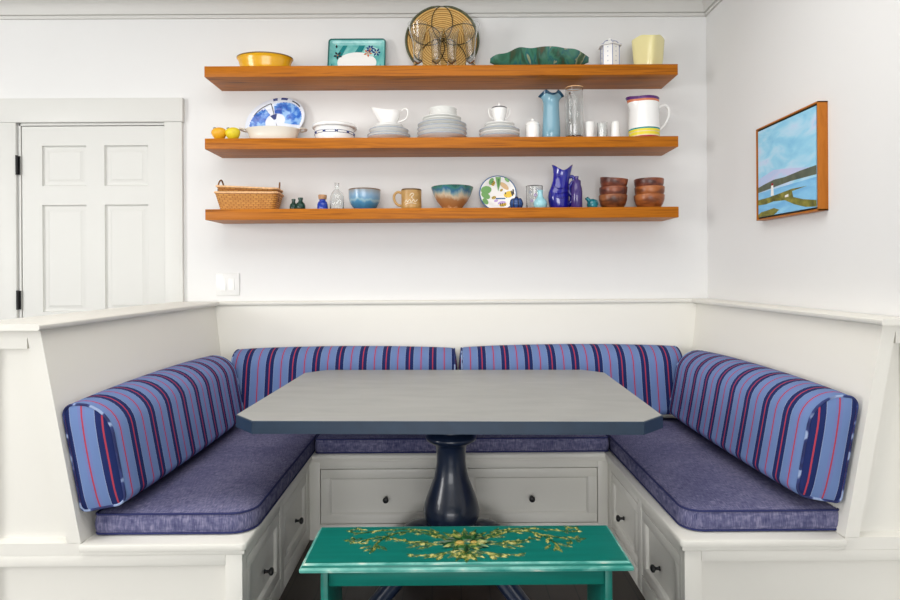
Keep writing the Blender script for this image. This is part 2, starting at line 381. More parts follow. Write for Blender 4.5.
def dup(root, loc, label, group=None, rot=None):
    r = root.copy(); C.objects.link(r); r.location = loc; r['label'] = label
    if rot is not None: r.rotation_euler = rot
    if group: r['group'] = group
    for ch in list(root.children):
        c = ch.copy(); C.objects.link(c); c.parent = r
        for g in list(ch.children):
            d = g.copy(); C.objects.link(d); d.parent = c
    return r
def rrect(x0, y0, x1, y1, rad, n=6, ins=0):
    """rounded rectangle, radii for corners (x1,y1),(x0,y1),(x0,y0),(x1,y0)"""
    x0 += ins; y0 += ins; x1 -= ins; y1 -= ins
    out = []
    for (cx, cy, a0, r) in ((x1, y1, 0, rad[0]), (x0, y1, PI/2, rad[1]), (x0, y0, PI, rad[2]), (x1, y0, 1.5*PI, rad[3])):
        r = max(r-ins, .0015)
        ox = cx - r if cx == x1 else cx + r; oy = cy - r if cy == y1 else cy + r
        for k in range(n+1):
            a = a0 + PI/2*k/n; out.append((ox+r*math.cos(a), oy+r*math.sin(a)))
    return out

# ------------------------------------------------------------------ setting
XR, XL, YB, YF, ZC = 1.372, -4.6, 0.0, -9.2, 2.72
bm = bmesh.new(); box(bm, XL-.1, YF, -.05, XR+.1, YB+.1, 0); struct('floor', bm, M['floor'], 'dark stained plank floor under the banquette')
bm = bmesh.new(); box(bm, XL-.1, YF, ZC, XR+.1, YB+.1, ZC+.1); struct('ceiling', bm, M['ceil'])
# back wall with a doorway
DX0, DX1, DZ = -2.365, -1.563, 2.042
bm = bmesh.new()
box(bm, DX1, YB, 0, XR+.1, YB+.1, ZC); box(bm, XL-.1, YB, 0, DX0, YB+.1, ZC); box(bm, DX0, YB, DZ, DX1, YB+.1, ZC)
struct('wall_back', bm, M['wall'], 'plain white wall behind the floating shelves')
bm = bmesh.new(); box(bm, XR, YF, 0, XR+.1, YB, ZC); struct('wall_right', bm, M['wall'], 'plain white wall with the framed painting')
bm = bmesh.new(); box(bm, XL-.1, YF, 0, XL, YB, ZC); struct('wall_left', bm, M['wall'])
# crown moulding: bead, cove, bead
crown = [(0, 2.606), (-.012, 2.606), (-.014, 2.612), (-.014, 2.619), (-.007, 2.621), (-.007, 2.624), (-.017, 2.626), (-.020, 2.632), (-.024, 2.648), (-.034, 2.668), (-.046, 2.680),
         (-.058, 2.686), (-.052, 2.688), (-.052, 2.691), (-.066, 2.692), (-.070, 2.697), (-.082, 2.702), (-.088, 2.712), (-.09, ZC), (0, ZC)]
bm = bmesh.new(); prism(bm, crown, 'X', XL, XR-.0); struct('trim_1', bm, M['crown'], 'crown moulding along the top of the back wall', smooth=25)
bm = bmesh.new()
n = len(crown)
A = [bm.verts.new((XR+p[0], YB+p[0], p[1])) for p in crown]; B = [bm.verts.new((XR+p[0], YF, p[1])) for p in crown]
for i in range(n): bm.faces.new((A[i], A[(i+1) % n], B[(i+1) % n], B[i]))
bm.faces.new(A); bm.faces.new(B)
struct('trim_2', bm, M['crown'], 'crown moulding along the top of the right wall', smooth=25)
# door casing
bm = bmesh.new()
box(bm, -1.572, -.02, 0, -1.477, 0, 2.043, .002); box(bm, -2.476, -.02, 0, -2.373, 0, 2.043, .002)
box(bm, -2.482, -.027, 2.043, -1.470, 0, 2.172, .002)
box(bm, DX0, -.005, DZ-.012, DX1, .06, DZ); box(bm, DX1-.01, -.005, 0, DX1, .06, DZ); box(bm, DX0, -.005, 0, DX0+.008, .06, DZ)
struct('trim_3', bm, M['casing'], 'white flat casing and head board around the panelled door')
# door: 6 panels
bm = bmesh.new()
x0, x1, y0, y1, z0, z1 = DX0+.012, DX1-.013, .0, .036, .008, DZ-.016
cols = [(x0, -2.245), (-2.005, -1.907), (-1.670, x1)]
rows = [(z0, .22), (.80, 1.018), (1.600, 1.702), (1.922, z1)]
for a, b in cols: box(bm, a, y0, z0, b, y1, z1)
holes = [(-2.245, -2.005), (-1.907, -1.670)]
for a, b in holes:
    for c, d in rows: box(bm, a, y0, c, b, y1, d)
    for (c, d) in ((.22, .80), (1.018, 1.600), (1.702, 1.922)):
        i1, i2 = .006, .026
        def rg(i, y): return [(a+i, y, c+i), (b-i, y, c+i), (b-i, y, d-i), (a+i, y, d-i)]
        loft(bm, [rg(0, .001), rg(.003, .009), rg(.008, .013), rg(.016, .013), rg(.034, .007), rg(.036, .006)], cap0=False)
door = struct('door_1', bm, M['door'], 'white panelled door with black hinges behind the left half wall', smooth=20)
for z in (1.814, 1.085):
    bm = bmesh.new(); box(bm, -2.378, -.012, z-.05, -2.358, .004, z+.05, .002)
    tube(bm, [(-2.3675, -.0215, z-.052), (-2.3675, -.0215, z+.052)], .006, 10)
    h = obj('hinge', bm, M['black'], door); h['label'] = 'black butt hinge'

# light switch
sw = thing('light_switch', 'white double rocker light switch on wall beside door', 'switch', (-1.2395, 0, 1.163))
bm = bmesh.new(); box(bm, -.063, -.007, -.061, .063, 0, .061, .003)
obj('cover_plate', bm, M['switch'], sw)
for s in (-.024, .022):
    bm = bmesh.new(); prism(bm, [(-.0065, -.033), (-.0125, -.033), (-.008, .033), (-.0065, .033)], 'X', s-.0155, s+.0155, bev=.0008)
    obj('rocker', bm, M['rocker'], sw)
    for z in (-.049, .049):
        bm = bmesh.new(); lathe(bm, [(.001, 0), (.0035, 0), (.003, .0012), (.001, .0014)], 12)
        obj('screw', bm, M['switch'], sw, (s, -.007, z), (PI/2, 0, 0))

# ------------------------------------------------------------------ banquette
XI, YI = .666, -.535          # inner edges of the seat boards
YE = -1.405                    # plane of the end panels
ZT, ZB = .394, .370           # seat board top / bottom
def xback(z): return 1.297 - .12*(1.047-z)/.65    # slanted back, side benches
def yback(z): return -.035 - .12*(1.047-z)/.65   # slanted back, rear bench

def knob(parent, loc, rot):
    bm = bmesh.new()
    lathe(bm, [(.002, 0), (.008, 0), (.0085, .002), (.0055, .005), (.005, .014), (.009, .018), (.0128, .021), (.0135, .025), (.0125, .029), (.007, .032), (.001, .0325)], 20)
    k = obj('knob', bm, M['black'], parent, loc, rot); k['label'] = 'round black drawer knob'
    return k
def drawer_front(bm, w, h, d=.018, fr=.040):
    """shaker front in the local XZ plane, front at y=0, centred on x, from z=0"""
    box(bm, -w/2, 0, 0, w/2, d, fr, .0012); box(bm, -w/2, 0, h-fr, w/2, d, h, .0012)
    box(bm, -w/2, 0, fr, -w/2+fr, d, h-fr, .0012); box(bm, w/2-fr, 0, fr, w/2, d, h-fr, .0012)
    a, b = -w/2+fr, w/2-fr
    def rg(i, y): return [(a+i, y, fr+i), (b-i, y, fr+i), (b-i, y, h-fr-i), (a+i, y, h-fr-i)]
    loft(bm, [rg(0, .001), rg(.003, .003), rg(.007, .008), rg(.008, .009)], cap0=False)

# rear bench
rb = thing('banquette_bench', 'white built-in rear bench with two drawers under the shelves', 'bench', (0, 0, 0), group='built-in banquette benches')
bm = bmesh.new()
yf, yk = -.52, -.498
for (a, b) in ((-.682, -.633), (-.031, .029), (.636, .682)): box(bm, a, yf, 0, b, yk, ZB, .001)
for (a, b) in ((-.633, -.031), (.029, .636)):
    box(bm, a, yf, .325, b, yk, ZB, .001); box(bm, a, yf, 0, b, yk, .072, .001)
box(bm, -.68, yk+.02, 0, .68, yk+.03, ZB)
obj('face_frame', bm, M['bench'], rb)
bm = bmesh.new(); box(bm, -.68, yk+.001, .05, .68, yk+.012, .35); obj('gap_shade', bm, M['gap'], rb)  # dark sheet standing in for shade in the drawer gaps
for (a, b) in ((-.633, -.031), (.029, .636)):
    w, h = b-a-.006, .325-.072-.006
    bm = bmesh.new(); drawer_front(bm, w, h)
    d = obj('drawer', bm, M['bench'], rb, ((a+b)/2, yf+.001, .075))
    knob(d, (0, .002, h*.46), (PI/2, 0, 0))
bm = bmesh.new(); prism(bm, [(YI, ZB), (YI-.003, ZB+.007), (YI-.003, ZT-.008), (YI+.004, ZT), (yback(ZT)+.004, ZT), (yback(ZT)+.004, ZB)], 'X', -XI, XI)
box(bm, -.68, YI+.006, ZB-.012, .68, YI+.02, ZB, .002)
obj('seat_board', bm, M['bench'], rb, smooth=50)
bm = bmesh.new()
prism(bm, [(yback(ZB), ZB), (yback(1.05), 1.05), (-.002, 1.05), (-.002, ZB)], 'X', -1.36, 1.36)
obj('backrest', bm, M['bench'], rb)
def cap_profile(e, s):   # nosed edge e, pointing along s
    return [(e-s*.0, 1.051), (e+s*.003, 1.055), (e+s*.003, 1.066), (e-s*.003, 1.071)]
bm = bmesh.new()
pf = [(-.044, 1.051), (-.048, 1.055), (-.048, 1.066), (-.042, 1.071), (-.001, 1.071), (-.001, 1.051)]
prism(bm, pf, 'X', -1.276, 1.270); obj('cap_rail', bm, M['bench'], rb, smooth=50)

# side benches
for s, side in ((-1, 'left'), (1, 'right')):
    XO = 1.371 if s > 0 else 1.50          # outer face of the half wall
    b_ = thing('banquette_bench', 'white built-in %s bench with two drawers facing the table' % ('left-hand' if s < 0 else 'right-hand'), 'bench', (s*.95, YE, 0), group='built-in banquette benches')
    loc = (-s*.95, -YE, 0)
    xf, xk = .682, .704
    ys = [YI+.016, -.569, -.945, -.994, -1.362, YE+.022]
    bm = bmesh.new()
    for a, b in ((ys[0], ys[1]), (ys[2], ys[3]), (ys[4], ys[5]+.0)): box(bm, s*xf, a, 0, s*xk, b, ZB, .001)
    for a, b in ((ys[1], ys[2]), (ys[3], ys[4])):
        box(bm, s*xf, a, .325, s*xk, b, ZB, .001); box(bm, s*xf, a, 0, s*xk, b, .072, .001)
    obj('face_frame', bm, M['bench'], b_, loc)
    bm = bmesh.new(); box(bm, s*(xk+.001), ys[0], .05, s*(xk+.012), YE+.045, .35); obj('gap_shade', bm, M['gap'], b_, loc)  # same dark sheet, painting the gaps of these drawers as shaded
    for a, b in ((ys[1], ys[2]), (ys[3], ys[4])):
        w, h = abs(b-a)-.006, .325-.072-.006
        bm = bmesh.new(); drawer_front(bm, w, h)
        # local front normal -Y turned to face the table
        d = obj('drawer', bm, M['bench'], b_, (loc[0]+s*(xf+.001), loc[1]+(a+b)/2, .075), (0, 0, -s*PI/2))
        knob(d, (0, .002, h*.46), (PI/2, 0, 0))
    # seat board with nosing on the table side and the front
    bm = bmesh.new()
    xe = xback(ZT)
    out = [(s*XI, -.155), (s*XI, YE-.007), (s*(XI+.01), YE-.016), (s*(xe-.002), YE-.016), (s*(xe-.002), YE), (s*xe, YE+.0), (s*xe, -.155)]
    prism(bm, out, 'Z', ZB, ZT, bev=.005)
    box(bm, s*(XI+.006), YE-.008, ZB-.012, s*(xe-.006), YE+.01, ZB, .002)
    box(bm, s*(XI+.006), YE, ZB-.012, s*(XI+.02), YI, ZB, .002)
    obj('seat_board', bm, M['bench'], b_, loc, smooth=40)
    # end panel: frame with recessed fields
    bm = bmesh.new()
    yr, yb2 = YE+.022, YE+.04
    zt = 1.051; OS = .045 if s < 0 else .006
    prism(bm, [(s*xk, 0), (s*XO, 0), (s*XO, zt), (s*xback(zt), zt), (s*xback(ZB), ZB), (s*xk, ZB)], 'Y', yr, yb2)
    box(bm, s*xf, YE, 0, s*(xf+.0515), yr, .3545, .001)                     # lower stile
    box(bm, s*(XO-OS), YE, 0, s*XO, yr, zt, .001)                            # outer stile
    box(bm, s*(xf+.052), YE, .322, s*(XO-OS), yr, .3545, .001)
    box(bm, s*(xf+.052), YE, 0, s*(XO-OS), yr, .09, .001)
    prism(bm, [(s*(xback(.393)+.0015), .355), (s*(XO-OS), .355), (s*(XO-OS), .393), (s*(xback(.393)+.0015), .393)], 'Y', YE, yr)
    box(bm, s*xf, YE+.0002, .3546, s*(xback(.393)+.0014), yr, ZB-.001)
    prism(bm, [(s*(xback(zt)+.04), .992), (s*(XO-OS), .992), (s*(XO-OS), zt), (s*(xback(zt)+.04), zt)], 'Y', YE, yr)
    prism(bm, [(s*xback(ZT), ZT), (s*(xback(ZT)+.043), ZT), (s*(xback(zt)+.043), zt), (s*xback(zt), zt)], 'Y', YE-.001, yr)   # slanted stile
    # little bevelled sill at the foot of the upper field
    xa = xback(.39)+.043
    prism(bm, [(YE, .393), (yr, .393), (yr, .403)], 'X', s*xa, s*(XO-OS))
    obj('end_panel', bm, M['bench'], b_, loc, smooth=25)
    bm = bmesh.new()
    prism(bm, [(s*xback(ZB), ZB), (s*xback(zt), zt), (s*XO, zt), (s*XO, ZB)], 'Y', yb2, -.037)
    obj('backrest', bm, M['bench'], b_, loc)
    ci = 1.276 if s < 0 else 1.270
    bm = bmesh.new()
    co = XO-.0005 if s > 0 else XO+.02
    pf = [(s*(ci+.0), 1.051), (s*(ci-.004), 1.055), (s*(ci-.004), 1.066), (s*(ci+.002), 1.071), (s*co, 1.071), (s*co, 1.051)]
    prism(bm, pf, 'Y', -1.446, -.0485)
    # fill the corner back to the wall
    box(bm, s*(ci+.0), -.0485, 1.051, s*co, -.001, 1.071)
    obj('cap_rail', bm, M['bench'], b_, loc, smooth=50)

# ------------------------------------------------------------------ seat cushions
def seat_cushion(label, x0, y0, x1, y1, rad, z=ZT, h=.070):
    cx, cy = (x0+x1)/2, (y0+y1)/2
    t = thing('seat_cushion', label, 'cushion', (cx, cy, z), group='denim blue seat cushions')
    a = (x0-cx, y0-cy, x1-cx, y1-cy)
    rings = []
    for ins, zz in ((.03, .0), (.008, .0005), (.002, .006), (-.003, .02), (-.004, .036), (-.002, .052), (.002, h-.006), (.008, h-.001), (.03, h+.003), (.07, h+.007), (.13, h+.009)):
        rings.append([(x, y, zz) for x, y in rrect(*a, rad, 6, ins)])
    bm = bmesh.new(); loft(bm, rings)
    obj('cushion_body', bm, M['denim'], t, smooth=60)
    bm = bmesh.new()
    for zz in (h-.003, .006):
        tube(bm, [(x, y, zz) for x, y in rrect(*a, rad, 6, .001)], .0035, 8, closed=True)
    p = obj('piping', bm, M['dpipe'], t); p['label'] = 'darker navy corded piping'
    return t
seat_cushion('denim blue seat cushion along the left bench, beside the left drawers', -1.166, -1.356, -.664, -.19, (.03, .02, .02, .075))
seat_cushion('denim blue seat cushion along the right bench, under the right bolster', .698, -1.364, 1.194, -.19, (.02, .03, .06, .02))
seat_cushion('denim blue seat cushion on the rear bench, shaded by the table', -.655, -.525, .688, -.19, (.02, .02, .02, .02))

# ------------------------------------------------------------------ bolsters
LEAN = math.atan2(.12, .65)
def bolster(label, L, loc, rotz, hgt=.335, thk=.142, phase=0):
    """length along local X centred; local -Y faces the seat; leans back"""
    t_ = thing('bolster_cushion', label, 'cushion', loc, (-LEAN, 0, rotz), group='striped back bolsters')
    prof = rrect(0, 0, thk, hgt, (.110, .030, .018, .030), 8)      # (t, s): t towards the seat
    pc = (thk/2, hgt/2)
    bm = bmesh.new(); uvl = bm.loops.layers.uv.new('UVMap')
    per = [0]
    for i in range(1, len(prof)+1):
        a, b = prof[i-1], prof[i % len(prof)]
        per.append(per[-1]+math.dist(a, b))
    st = [0, .012, .05, .15, .3, .5, .7, .85, .95, .988, 1]
    rings = []
    for k, f in enumerate(st):
        x = (f-.5)*L; bul = 1+.045*math.sin(PI*f)**.6
        sc = bul if 0 < f < 1 else .985
        fat = 1+.20*math.sin(PI*f)**.5 if 0 < f < 1 else .985      # stuffing swells towards the seat, away from the ends
        rings.append([(x, -max(p[0], 0)*fat, pc[1]+(p[1]-pc[1])*sc + max(0, hgt/2*(sc-1))) for p in prof])
    V = [[bm.verts.new(p) for p in r] for r in rings]; n = len(prof)
    for k in range(len(V)-1):
        for i in range(n):
            j = (i+1) % n
            f = bm.faces.new((V[k][i], V[k][j], V[k+1][j], V[k+1][i]))
            uu = ((k, i), (k, i+1), (k+1, i+1), (k+1, i))
            for lp, (kk, ii) in zip(f.loops, uu):
                lp[uvl].uv = (rings[kk][0][0]+L/2+phase, per[ii])
    body_faces = bm.faces[:]
    obj('bolster_body', bm, M['stripe'], t_, smooth=70, recalc=True)
    for e in (-1, 1):
        bm = bmesh.new(); uvl = bm.loops.layers.uv.new('UVMap')
        rr = []
        for sc, dx in ((.985, 0), (.93, .004), (.75, .010), (.45, .014), (.15, .016)):
            rr.append([(e*(L/2+dx), -(pc[0]+(p[0]-pc[0])*sc), pc[1]+(p[1]-pc[1])*sc) for p in prof])
        loft(bm, rr, cap0=False)
        bm.verts.ensure_lookup_table()
        for f in bm.faces:
            for lp in f.loops: lp[uvl].uv = (-lp.vert.co.y-.060+.05825, lp.vert.co.z)
        obj('end_cap', bm, M['stripe'], t_, smooth=60)
        bm = bmesh.new()
        tube(bm, [(e*L/2, -(pc[0]+(p[0]-pc[0])*.99), pc[1]+(p[1]-pc[1])*.99) for p in prof], .0042, 8, closed=True)
        obj('piping', bm, M['spipe'], t_)
    return t_
zb = .480
bolster('striped blue bolster leaning on the left bench back', 1.075, (-xback(zb)+.006, -.845, zb), PI/2, phase=.03)
bolster('striped blue bolster leaning on the right bench back, below the painting', 1.075, (xback(zb+.01)-.016, -.845, zb+.010), -PI/2, phase=.07)
yb = yback(zb)-.006
bolster('striped blue bolster on the rear bench, left of the gap behind the table', 1.130, (-.577, yb, zb), 0, hgt=.342, phase=.03)
bolster('striped blue bolster on the rear bench, right of the gap behind the table', 1.118, (.583, yb, zb), 0, hgt=.345, phase=.015)

# ------------------------------------------------------------------ table
tb = thing('dining_table', 'grey topped pedestal dining table with navy edge and clipped corners', 'table', (-.035, -.868, 0), (0, 0, math.radians(-2)))
bm = bmesh.new()
hw, hd, ch = .703, .497, .085
pl = [(-hw, -hd+ch), (-hw+ch, -hd), (hw-ch, -hd), (hw, -hd+ch), (hw, hd-ch), (hw-ch, hd), (-hw+ch, hd), (-hw, hd-ch)]
def ringz(k, z): return [(x*(1-k/hw), y*(1-k/hd), z) for x, y in pl]
loft(bm, [ringz(.012, .708), ringz(.0, .709), ringz(0, .747), ringz(.0015, .7495)], mi=1)
obj('table_edge', bm, [M['navy'], M['navy']], tb, smooth=30)
bm = bmesh.new(); loft(bm, [ringz(.003, .7485), ringz(.0025, .7500), ringz(.004, .7510)]); o = obj('table_top', bm, M['ttop'], tb, smooth=20); o['label'] = 'smooth grey table surface'
bm = bmesh.new()
lathe(bm, [(.01, .708), (.15, .708), (.155, .70), (.15, .69), (.075, .67), (.068, .62), (.070, .59), (.088, .583), (.100, .575), (.103, .566), (.099, .557), (.086, .550), (.082, .546), (.067, .541),
           (.061, .53), (.058, .50), (.058, .47), (.061, .445), (.068, .408), (.081, .372), (.096, .335), (.107, .302), (.112, .276), (.1085, .252), (.096, .228), (.083, .214),
           (.085, .205), (.092, .20), (.092, .19), (.088, .184), (.088, .10), (.08, .085), (.01, .085)], 56)
obj('pedestal', bm, M['ped'], tb, smooth=50)
for k in range(4):
    a = PI/4 + k*PI/2
    pts = spline([(.06, 0, .150), (.14, 0, .155), (.22, 0, .135), (.31, 0, .075), (.39, 0, .032), (.43, 0, .028)], 6)
    bm = bmesh.new(); tube(bm, pts, [.046-.020*i/len(pts) for i in range(len(pts))], 14, flat=.9)
    ball(bm, (.425, 0, .026), .032, .03, .026)
    obj('foot', bm, M['ped'], tb, rot=(0, 0, a), smooth=60)

# ------------------------------------------------------------------ green bench
gb = thing('wooden_bench', 'small teal painted bench with carved gilt flowers before the table', 'bench', (.002, -1.535, 0))
bm = bmesh.new()
W, D2 = .444, .123
loft(bm, [[(x, y, z) for x, y in ((-W+i, -D2+i), (W-i, -D2+i), (W-i, D2-i), (-W+i, D2-i))] for i, z in ((.012, .438), (.0115, .444))] , mi=0)
obj('seat_board', bm, M['teal'], gb)
bm = bmesh.new()
def rq(i, z): return [(x, y, z) for x, y in rrect(-W, -D2, W, D2, (.004,)*4, 2, i)]
loft(bm, [rq(.012, .420), rq(.003, .421), rq(-.002, .424), rq(-.002, .430), rq(.003, .4345), rq(.0055, .4355), rq(.006, .440), rq(.009, .4435), rq(.0118, .4440)], cap1=False, mis=[0, 0, 1, 1, 0, 0, 1, 1])
o = obj('moulded_edge', bm, [M['teal'], M['tworn']], gb, smooth=40); o['label'] = 'moulded seat edge with paint worn white'
for s in (-1, 1):
    bm = bmesh.new()
    box(bm, s*.372, -.105, 0, s*.392, .105, .421, .002)
    obj('leg', bm, M['teal'], gb)
for y in (-.098, .086):
    bm = bmesh.new(); box(bm, -.371, y, .374, .371, y+.012, .421, .0015); obj('apron', bm, M['teal'], gb)
# carved ornament
def leaf(bm, x, y, ang, L, w, z=.444, h=.004, mi=0):
    ca, sa = math.cos(ang), math.sin(ang); n = 7; w *= .82
    def P(u, v, zz): return (x+ca*u-sa*v, y+sa*u+ca*v, zz)
    L1, L2, Mi = [], [], []
    for k in range(n):
        f = k/(n-1); ww = w*math.sin(PI*min(.98, f*.9+.06))**.9*(1 if k % 2 == 0 else .72)
        L1.append(bm.verts.new(P(L*f, ww, z))); L2.append(bm.verts.new(P(L*f, -ww, z))); Mi.append(bm.verts.new(P(L*f, 0, z+h*math.sin(PI*(.15+.8*f)))))
    for k in range(n-1):
        for q in ((L1[k], Mi[k], Mi[k+1], L1[k+1]), (Mi[k], L2[k], L2[k+1], Mi[k+1])):
            f_ = bm.faces.new(q); f_.material_index = mi
def vine(bm, pts, r=.003, n=6, leaves=0, ll=.022, lw=.006, mi=0):
    P = spline([(x, y, .4455) for x, y in pts], n); tube(bm, P, [r*(1-.4*i/len(P)) for i in range(len(P))], 6, mi=mi)
    if leaves:
        for k in range(leaves):
            i = int((k+.5)/leaves*(len(P)-1)); d = P[min(i+1, len(P)-1)]-P[max(i-1, 0)]; a = math.atan2(d.y, d.x)
            leaf(bm, P[i].x, P[i].y, a+(.7 if k % 2 else -.7), ll, lw, mi=mi)
bm = bmesh.new()
for s in (-1, 1):
    def m(pts): return [(s*x, y) for x, y in pts]
    # upper garland with its end curl
    vine(bm, m([(.07, .075), (.13, .095), (.19, .098), (.25, .088), (.29, .076), (.315, .082), (.318, .098), (.298, .104), (.285, .095)]), .0032, 6, 14, .016, .005)
    # arching branch that ends in a bud
    vine(bm, m([(.075, .045), (.12, .078), (.17, .082), (.21, .058), (.235, .018), (.245, -.02)]), .004, 6, 9, .030, .008)
    vine(bm, m([(.215, .055), (.26, .04), (.285, .02), (.27, .01)]), .0028, 6, 4, .02, .006)
    vine(bm, m([(.10, .02), (.15, .022), (.18, .035), (.205, .04)]), .003, 6, 6, .022, .006)
    for (x, y, a, L, w) in ((.235, -.005, -1.2, .04, .008), (.225, .0, -2.2, .032, .008), (.25, .0, -.4, .034, .008),
                            (.30, .03, .2, .03, .010), (.30, .03, 1.2, .026, .009), (.30, .03, 2.4, .028, .009), (.30, .03, -1.2, .02, .008)):
        leaf(bm, s*x, y, a if s > 0 else PI-a, L, w)
    for (x, y, a, L, w) in ((.06, .005, .1, .10, .013), (.09, .0, .55, .045, .010), (.09, .0, -.45, .045, .010), (.12, .004, .5, .04, .009), (.12, .004, -.4, .04, .009),
                            (.045, .045, .55, .07, .012), (.075, .07, 1.0, .04, .009), (.04, -.035, -.45, .075, .013), (.07, -.05, -.1, .05, .010), (.06, -.055, -1.0, .03, .010), (.115, -.052, -.2, .036, .009), (.13, -.055, .4, .026, .008)):
        leaf(bm, s*x, y, a if s > 0 else PI-a, L, w)
for k in range(9):
    leaf(bm, 0, .02, PI*(k/8), .085, .013, h=.007)
for k in range(7):
    leaf(bm, 0, -.03, -PI*(k+.5)/7, .062, .013, h=.006)
for v in bm.verts: v.co.x *= 1.07; v.co.y = v.co.y*1.08-.015; v.co.z = .444+(v.co.z-.444)*.75
o = obj('vine_carving', bm, M['carve'], gb, smooth=0, recalc=False); o['label'] = 'gilded relief of leaves and scrolling vines'
bm = bmesh.new()
for k in range(6):
    a = 2*PI*k/6+.3
    ball(bm, (.040*math.cos(a), -.002+.028*math.sin(a), .4455), .026, .019, .006, seg=14, rings=8)
for k in range(12):
    a = 2*PI*k/12; leaf(bm, .03*math.cos(a), -.002+.02*math.sin(a), a, .045, .010, z=.449, h=.005)
o = obj('flower_carving', bm, M['carveg'], gb, smooth=60); o['label'] = 'dark green carved flower in the centre'
bm = bmesh.new(); ball(bm, (-.016, -.012, .451), .013, .009, .005, seg=14, rings=8); ball(bm, (.024, -.010, .451), .010, .007, .004, seg=14, rings=8); obj('flower_heart', bm, M['gold'], gb)

# ------------------------------------------------------------------ painting
pt = thing('framed_painting', 'framed lighthouse seascape in deep wood frame on right wall', 'painting', (XR, -.81, 1.645))
hw, hh, dp = .222, .2035, .038
bm = bmesh.new()
for (a, b, c, d) in ((-hw, -hh, hw, -hh+.006), (-hw, hh-.006, hw, hh), (-hw, -hh, -hw+.006, hh), (hw-.006, -hh, hw, hh)):
    box(bm, -dp, a, b, 0, c, d, .0008)
obj('frame', bm, M['frame'], pt)
bm = bmesh.new(); box(bm, -.030, -hw+.006, -hh+.006, -.004, hw-.006, hh-.006); obj('liner', bm, M['gap'], pt)
cw, chh = hw-.014, hh-.014
bm = bmesh.new(); box(bm, -.0355, -cw, -chh, -.029, cw, chh, mi=0)
def flat(poly, mi, k):
    # q = 0 at the far edge, 1 at the near edge; r = 0 bottom to 1 top
    prism(bm, [(cw-2*cw*q, -chh+2*chh*r) for q, r in poly], 'X', -.0355, -.0355-.00015*k, mi=mi)
flat([(0, .28), (1, .36), (1, .40), (.6, .46), (.3, .5), (0, .44)], 1, 1)
flat([(0, 0), (1, 0), (1, .30), (0, .28)], 3, 1)
flat([(0, .285), (0, .345), (.12, .365), (.3, .39), (.5, .385), (.75, .405), (1, .415), (1, .325), (.6, .325), (.3, .305)], 2, 2)
flat([(0, .14), (0, .20), (.2, .205), (.45, .225), (.62, .24), (.86, .232), (.62, .215), (.64, .15), (.80, .105), (1, .07), (1, .005), (.84, .02), (.66, .07), (.5, .135), (.3, .15), (.15, .135)], 4, 3)
flat([(0, 0), (0, .03), (.06, .055), (.16, .06), (.3, .075), (.4, .045), (.34, .015), (.3, 0)], 4, 3)
flat([(.245, .215), (.30, .215), (.292, .33), (.253, .33)], 5, 4)
flat([(.255, .33), (.29, .33), (.285, .355), (.26, .355)], 6, 4)
flat([(.5, .165), (.56, .165), (.56, .195), (.5, .185)], 5, 4)
obj('canvas', bm, [M['sky'], M['pink'], M['hill'], M['water'], M['land'], M['white'], M['redb']], pt, smooth=0)

# ------------------------------------------------------------------ shelves
SX0, SX1, SD, ST = -1.266, 1.125, .235, .054
Z1, Z2, Z3 = 2.267, 1.903, 1.546
shelf0 = None
for z, lb in ((Z1, 'topmost of the three thick wooden wall shelves, below the crown'), (Z2, 'middle wooden wall shelf, stacked with white china'), (Z3, 'lowest wooden wall shelf, with baskets and pottery bowls')):
    bm = bmesh.new(); box(bm, SX0, -SD, -ST, SX1, -.0005, 0, .0015)
    o = obj('floating_shelf', bm, M['shelf'], loc=(0, 0, z)); tag(o, lb, 'shelf', 'floating wooden shelves')
    # every board has its own grain
    for v in o.data.vertices: pass
def turned(name, label, cat, prof, m, x, y, z, seg=48, sx=1, sy=1, mod=None, mis=None, group=None, rot=(0, 0, 0)):
    bm = bmesh.new(); lathe(bm, prof, seg, sx, sy, mod, mis)
    o = obj(name, bm, m, loc=(x, y, z), rot=rot, smooth=40)
    return tag(o, label, cat, group)

# ---- top shelf
prof = [(.01, 0), (.115, 0), (.120, .004), (.128, .03), (.136, .06), (.141, .076), (.146, .080), (.146, .086), (.141, .088), (.137, .085), (.130, .06), (.122, .03), (.112, .012), (.01, .010)]
prof = [(r, z*.93) for r, z in prof]
turned('oval_bowl', 'yellow oval bowl with brown rim at left of top shelf', 'bowl', prof, [M['ybowl'], M['brim']], -.995, -.118, Z1, sy=.68, mis=[0]*6+[1]*3+[0]*4)

# turquoise tray leaning on the wall
tr = thing('ceramic_tray', 'turquoise painted rectangular tray leaning against wall on top shelf', 'tray', (-.525, -.078, Z1), (math.radians(-13), 0, 0))
def rt(i, y, r=.02): return [(a, y, b) for a, b in rrect(-.155, 0, .155, .222, (r,)*4, 6, i)]
bm = bmesh.new()
loft(bm, [rt(.03, .018), rt(.004, .002), rt(0, -.002), rt(.001, -.005), rt(.005, -.005), rt(.008, -.002), rt(.032, .010), rt(.04, .011)], mis=[1, 1, 1, 1, 1, 0, 0])
def deco(poly, mi, y): 
    prism(bm, poly, 'Y', y, y-.0006, mi=mi)
for (a, b) in ((-.076, -.052), (.012, .044)): deco([(a, .190), (b, .190), (b-.034, .118), (a-.040, .118)], 2, .0108)
for (a, b) in ((-.150, -.130), (.115, .140)): deco([(a, .03), (b, .03), (b-.0, .075), (a+.01, .075)], 2, .0085 if abs(a) < .13 else .0045)
deco([(.105*math.cos(2*PI*k/32)+.0, .085+.062*math.sin(2*PI*k/32)) for k in range(32)], 3, .0104)
deco([(.078+.042*math.cos(2*PI*k/24), .150+.028*math.sin(2*PI*k/24)) for k in range(24)], 7, .0100)
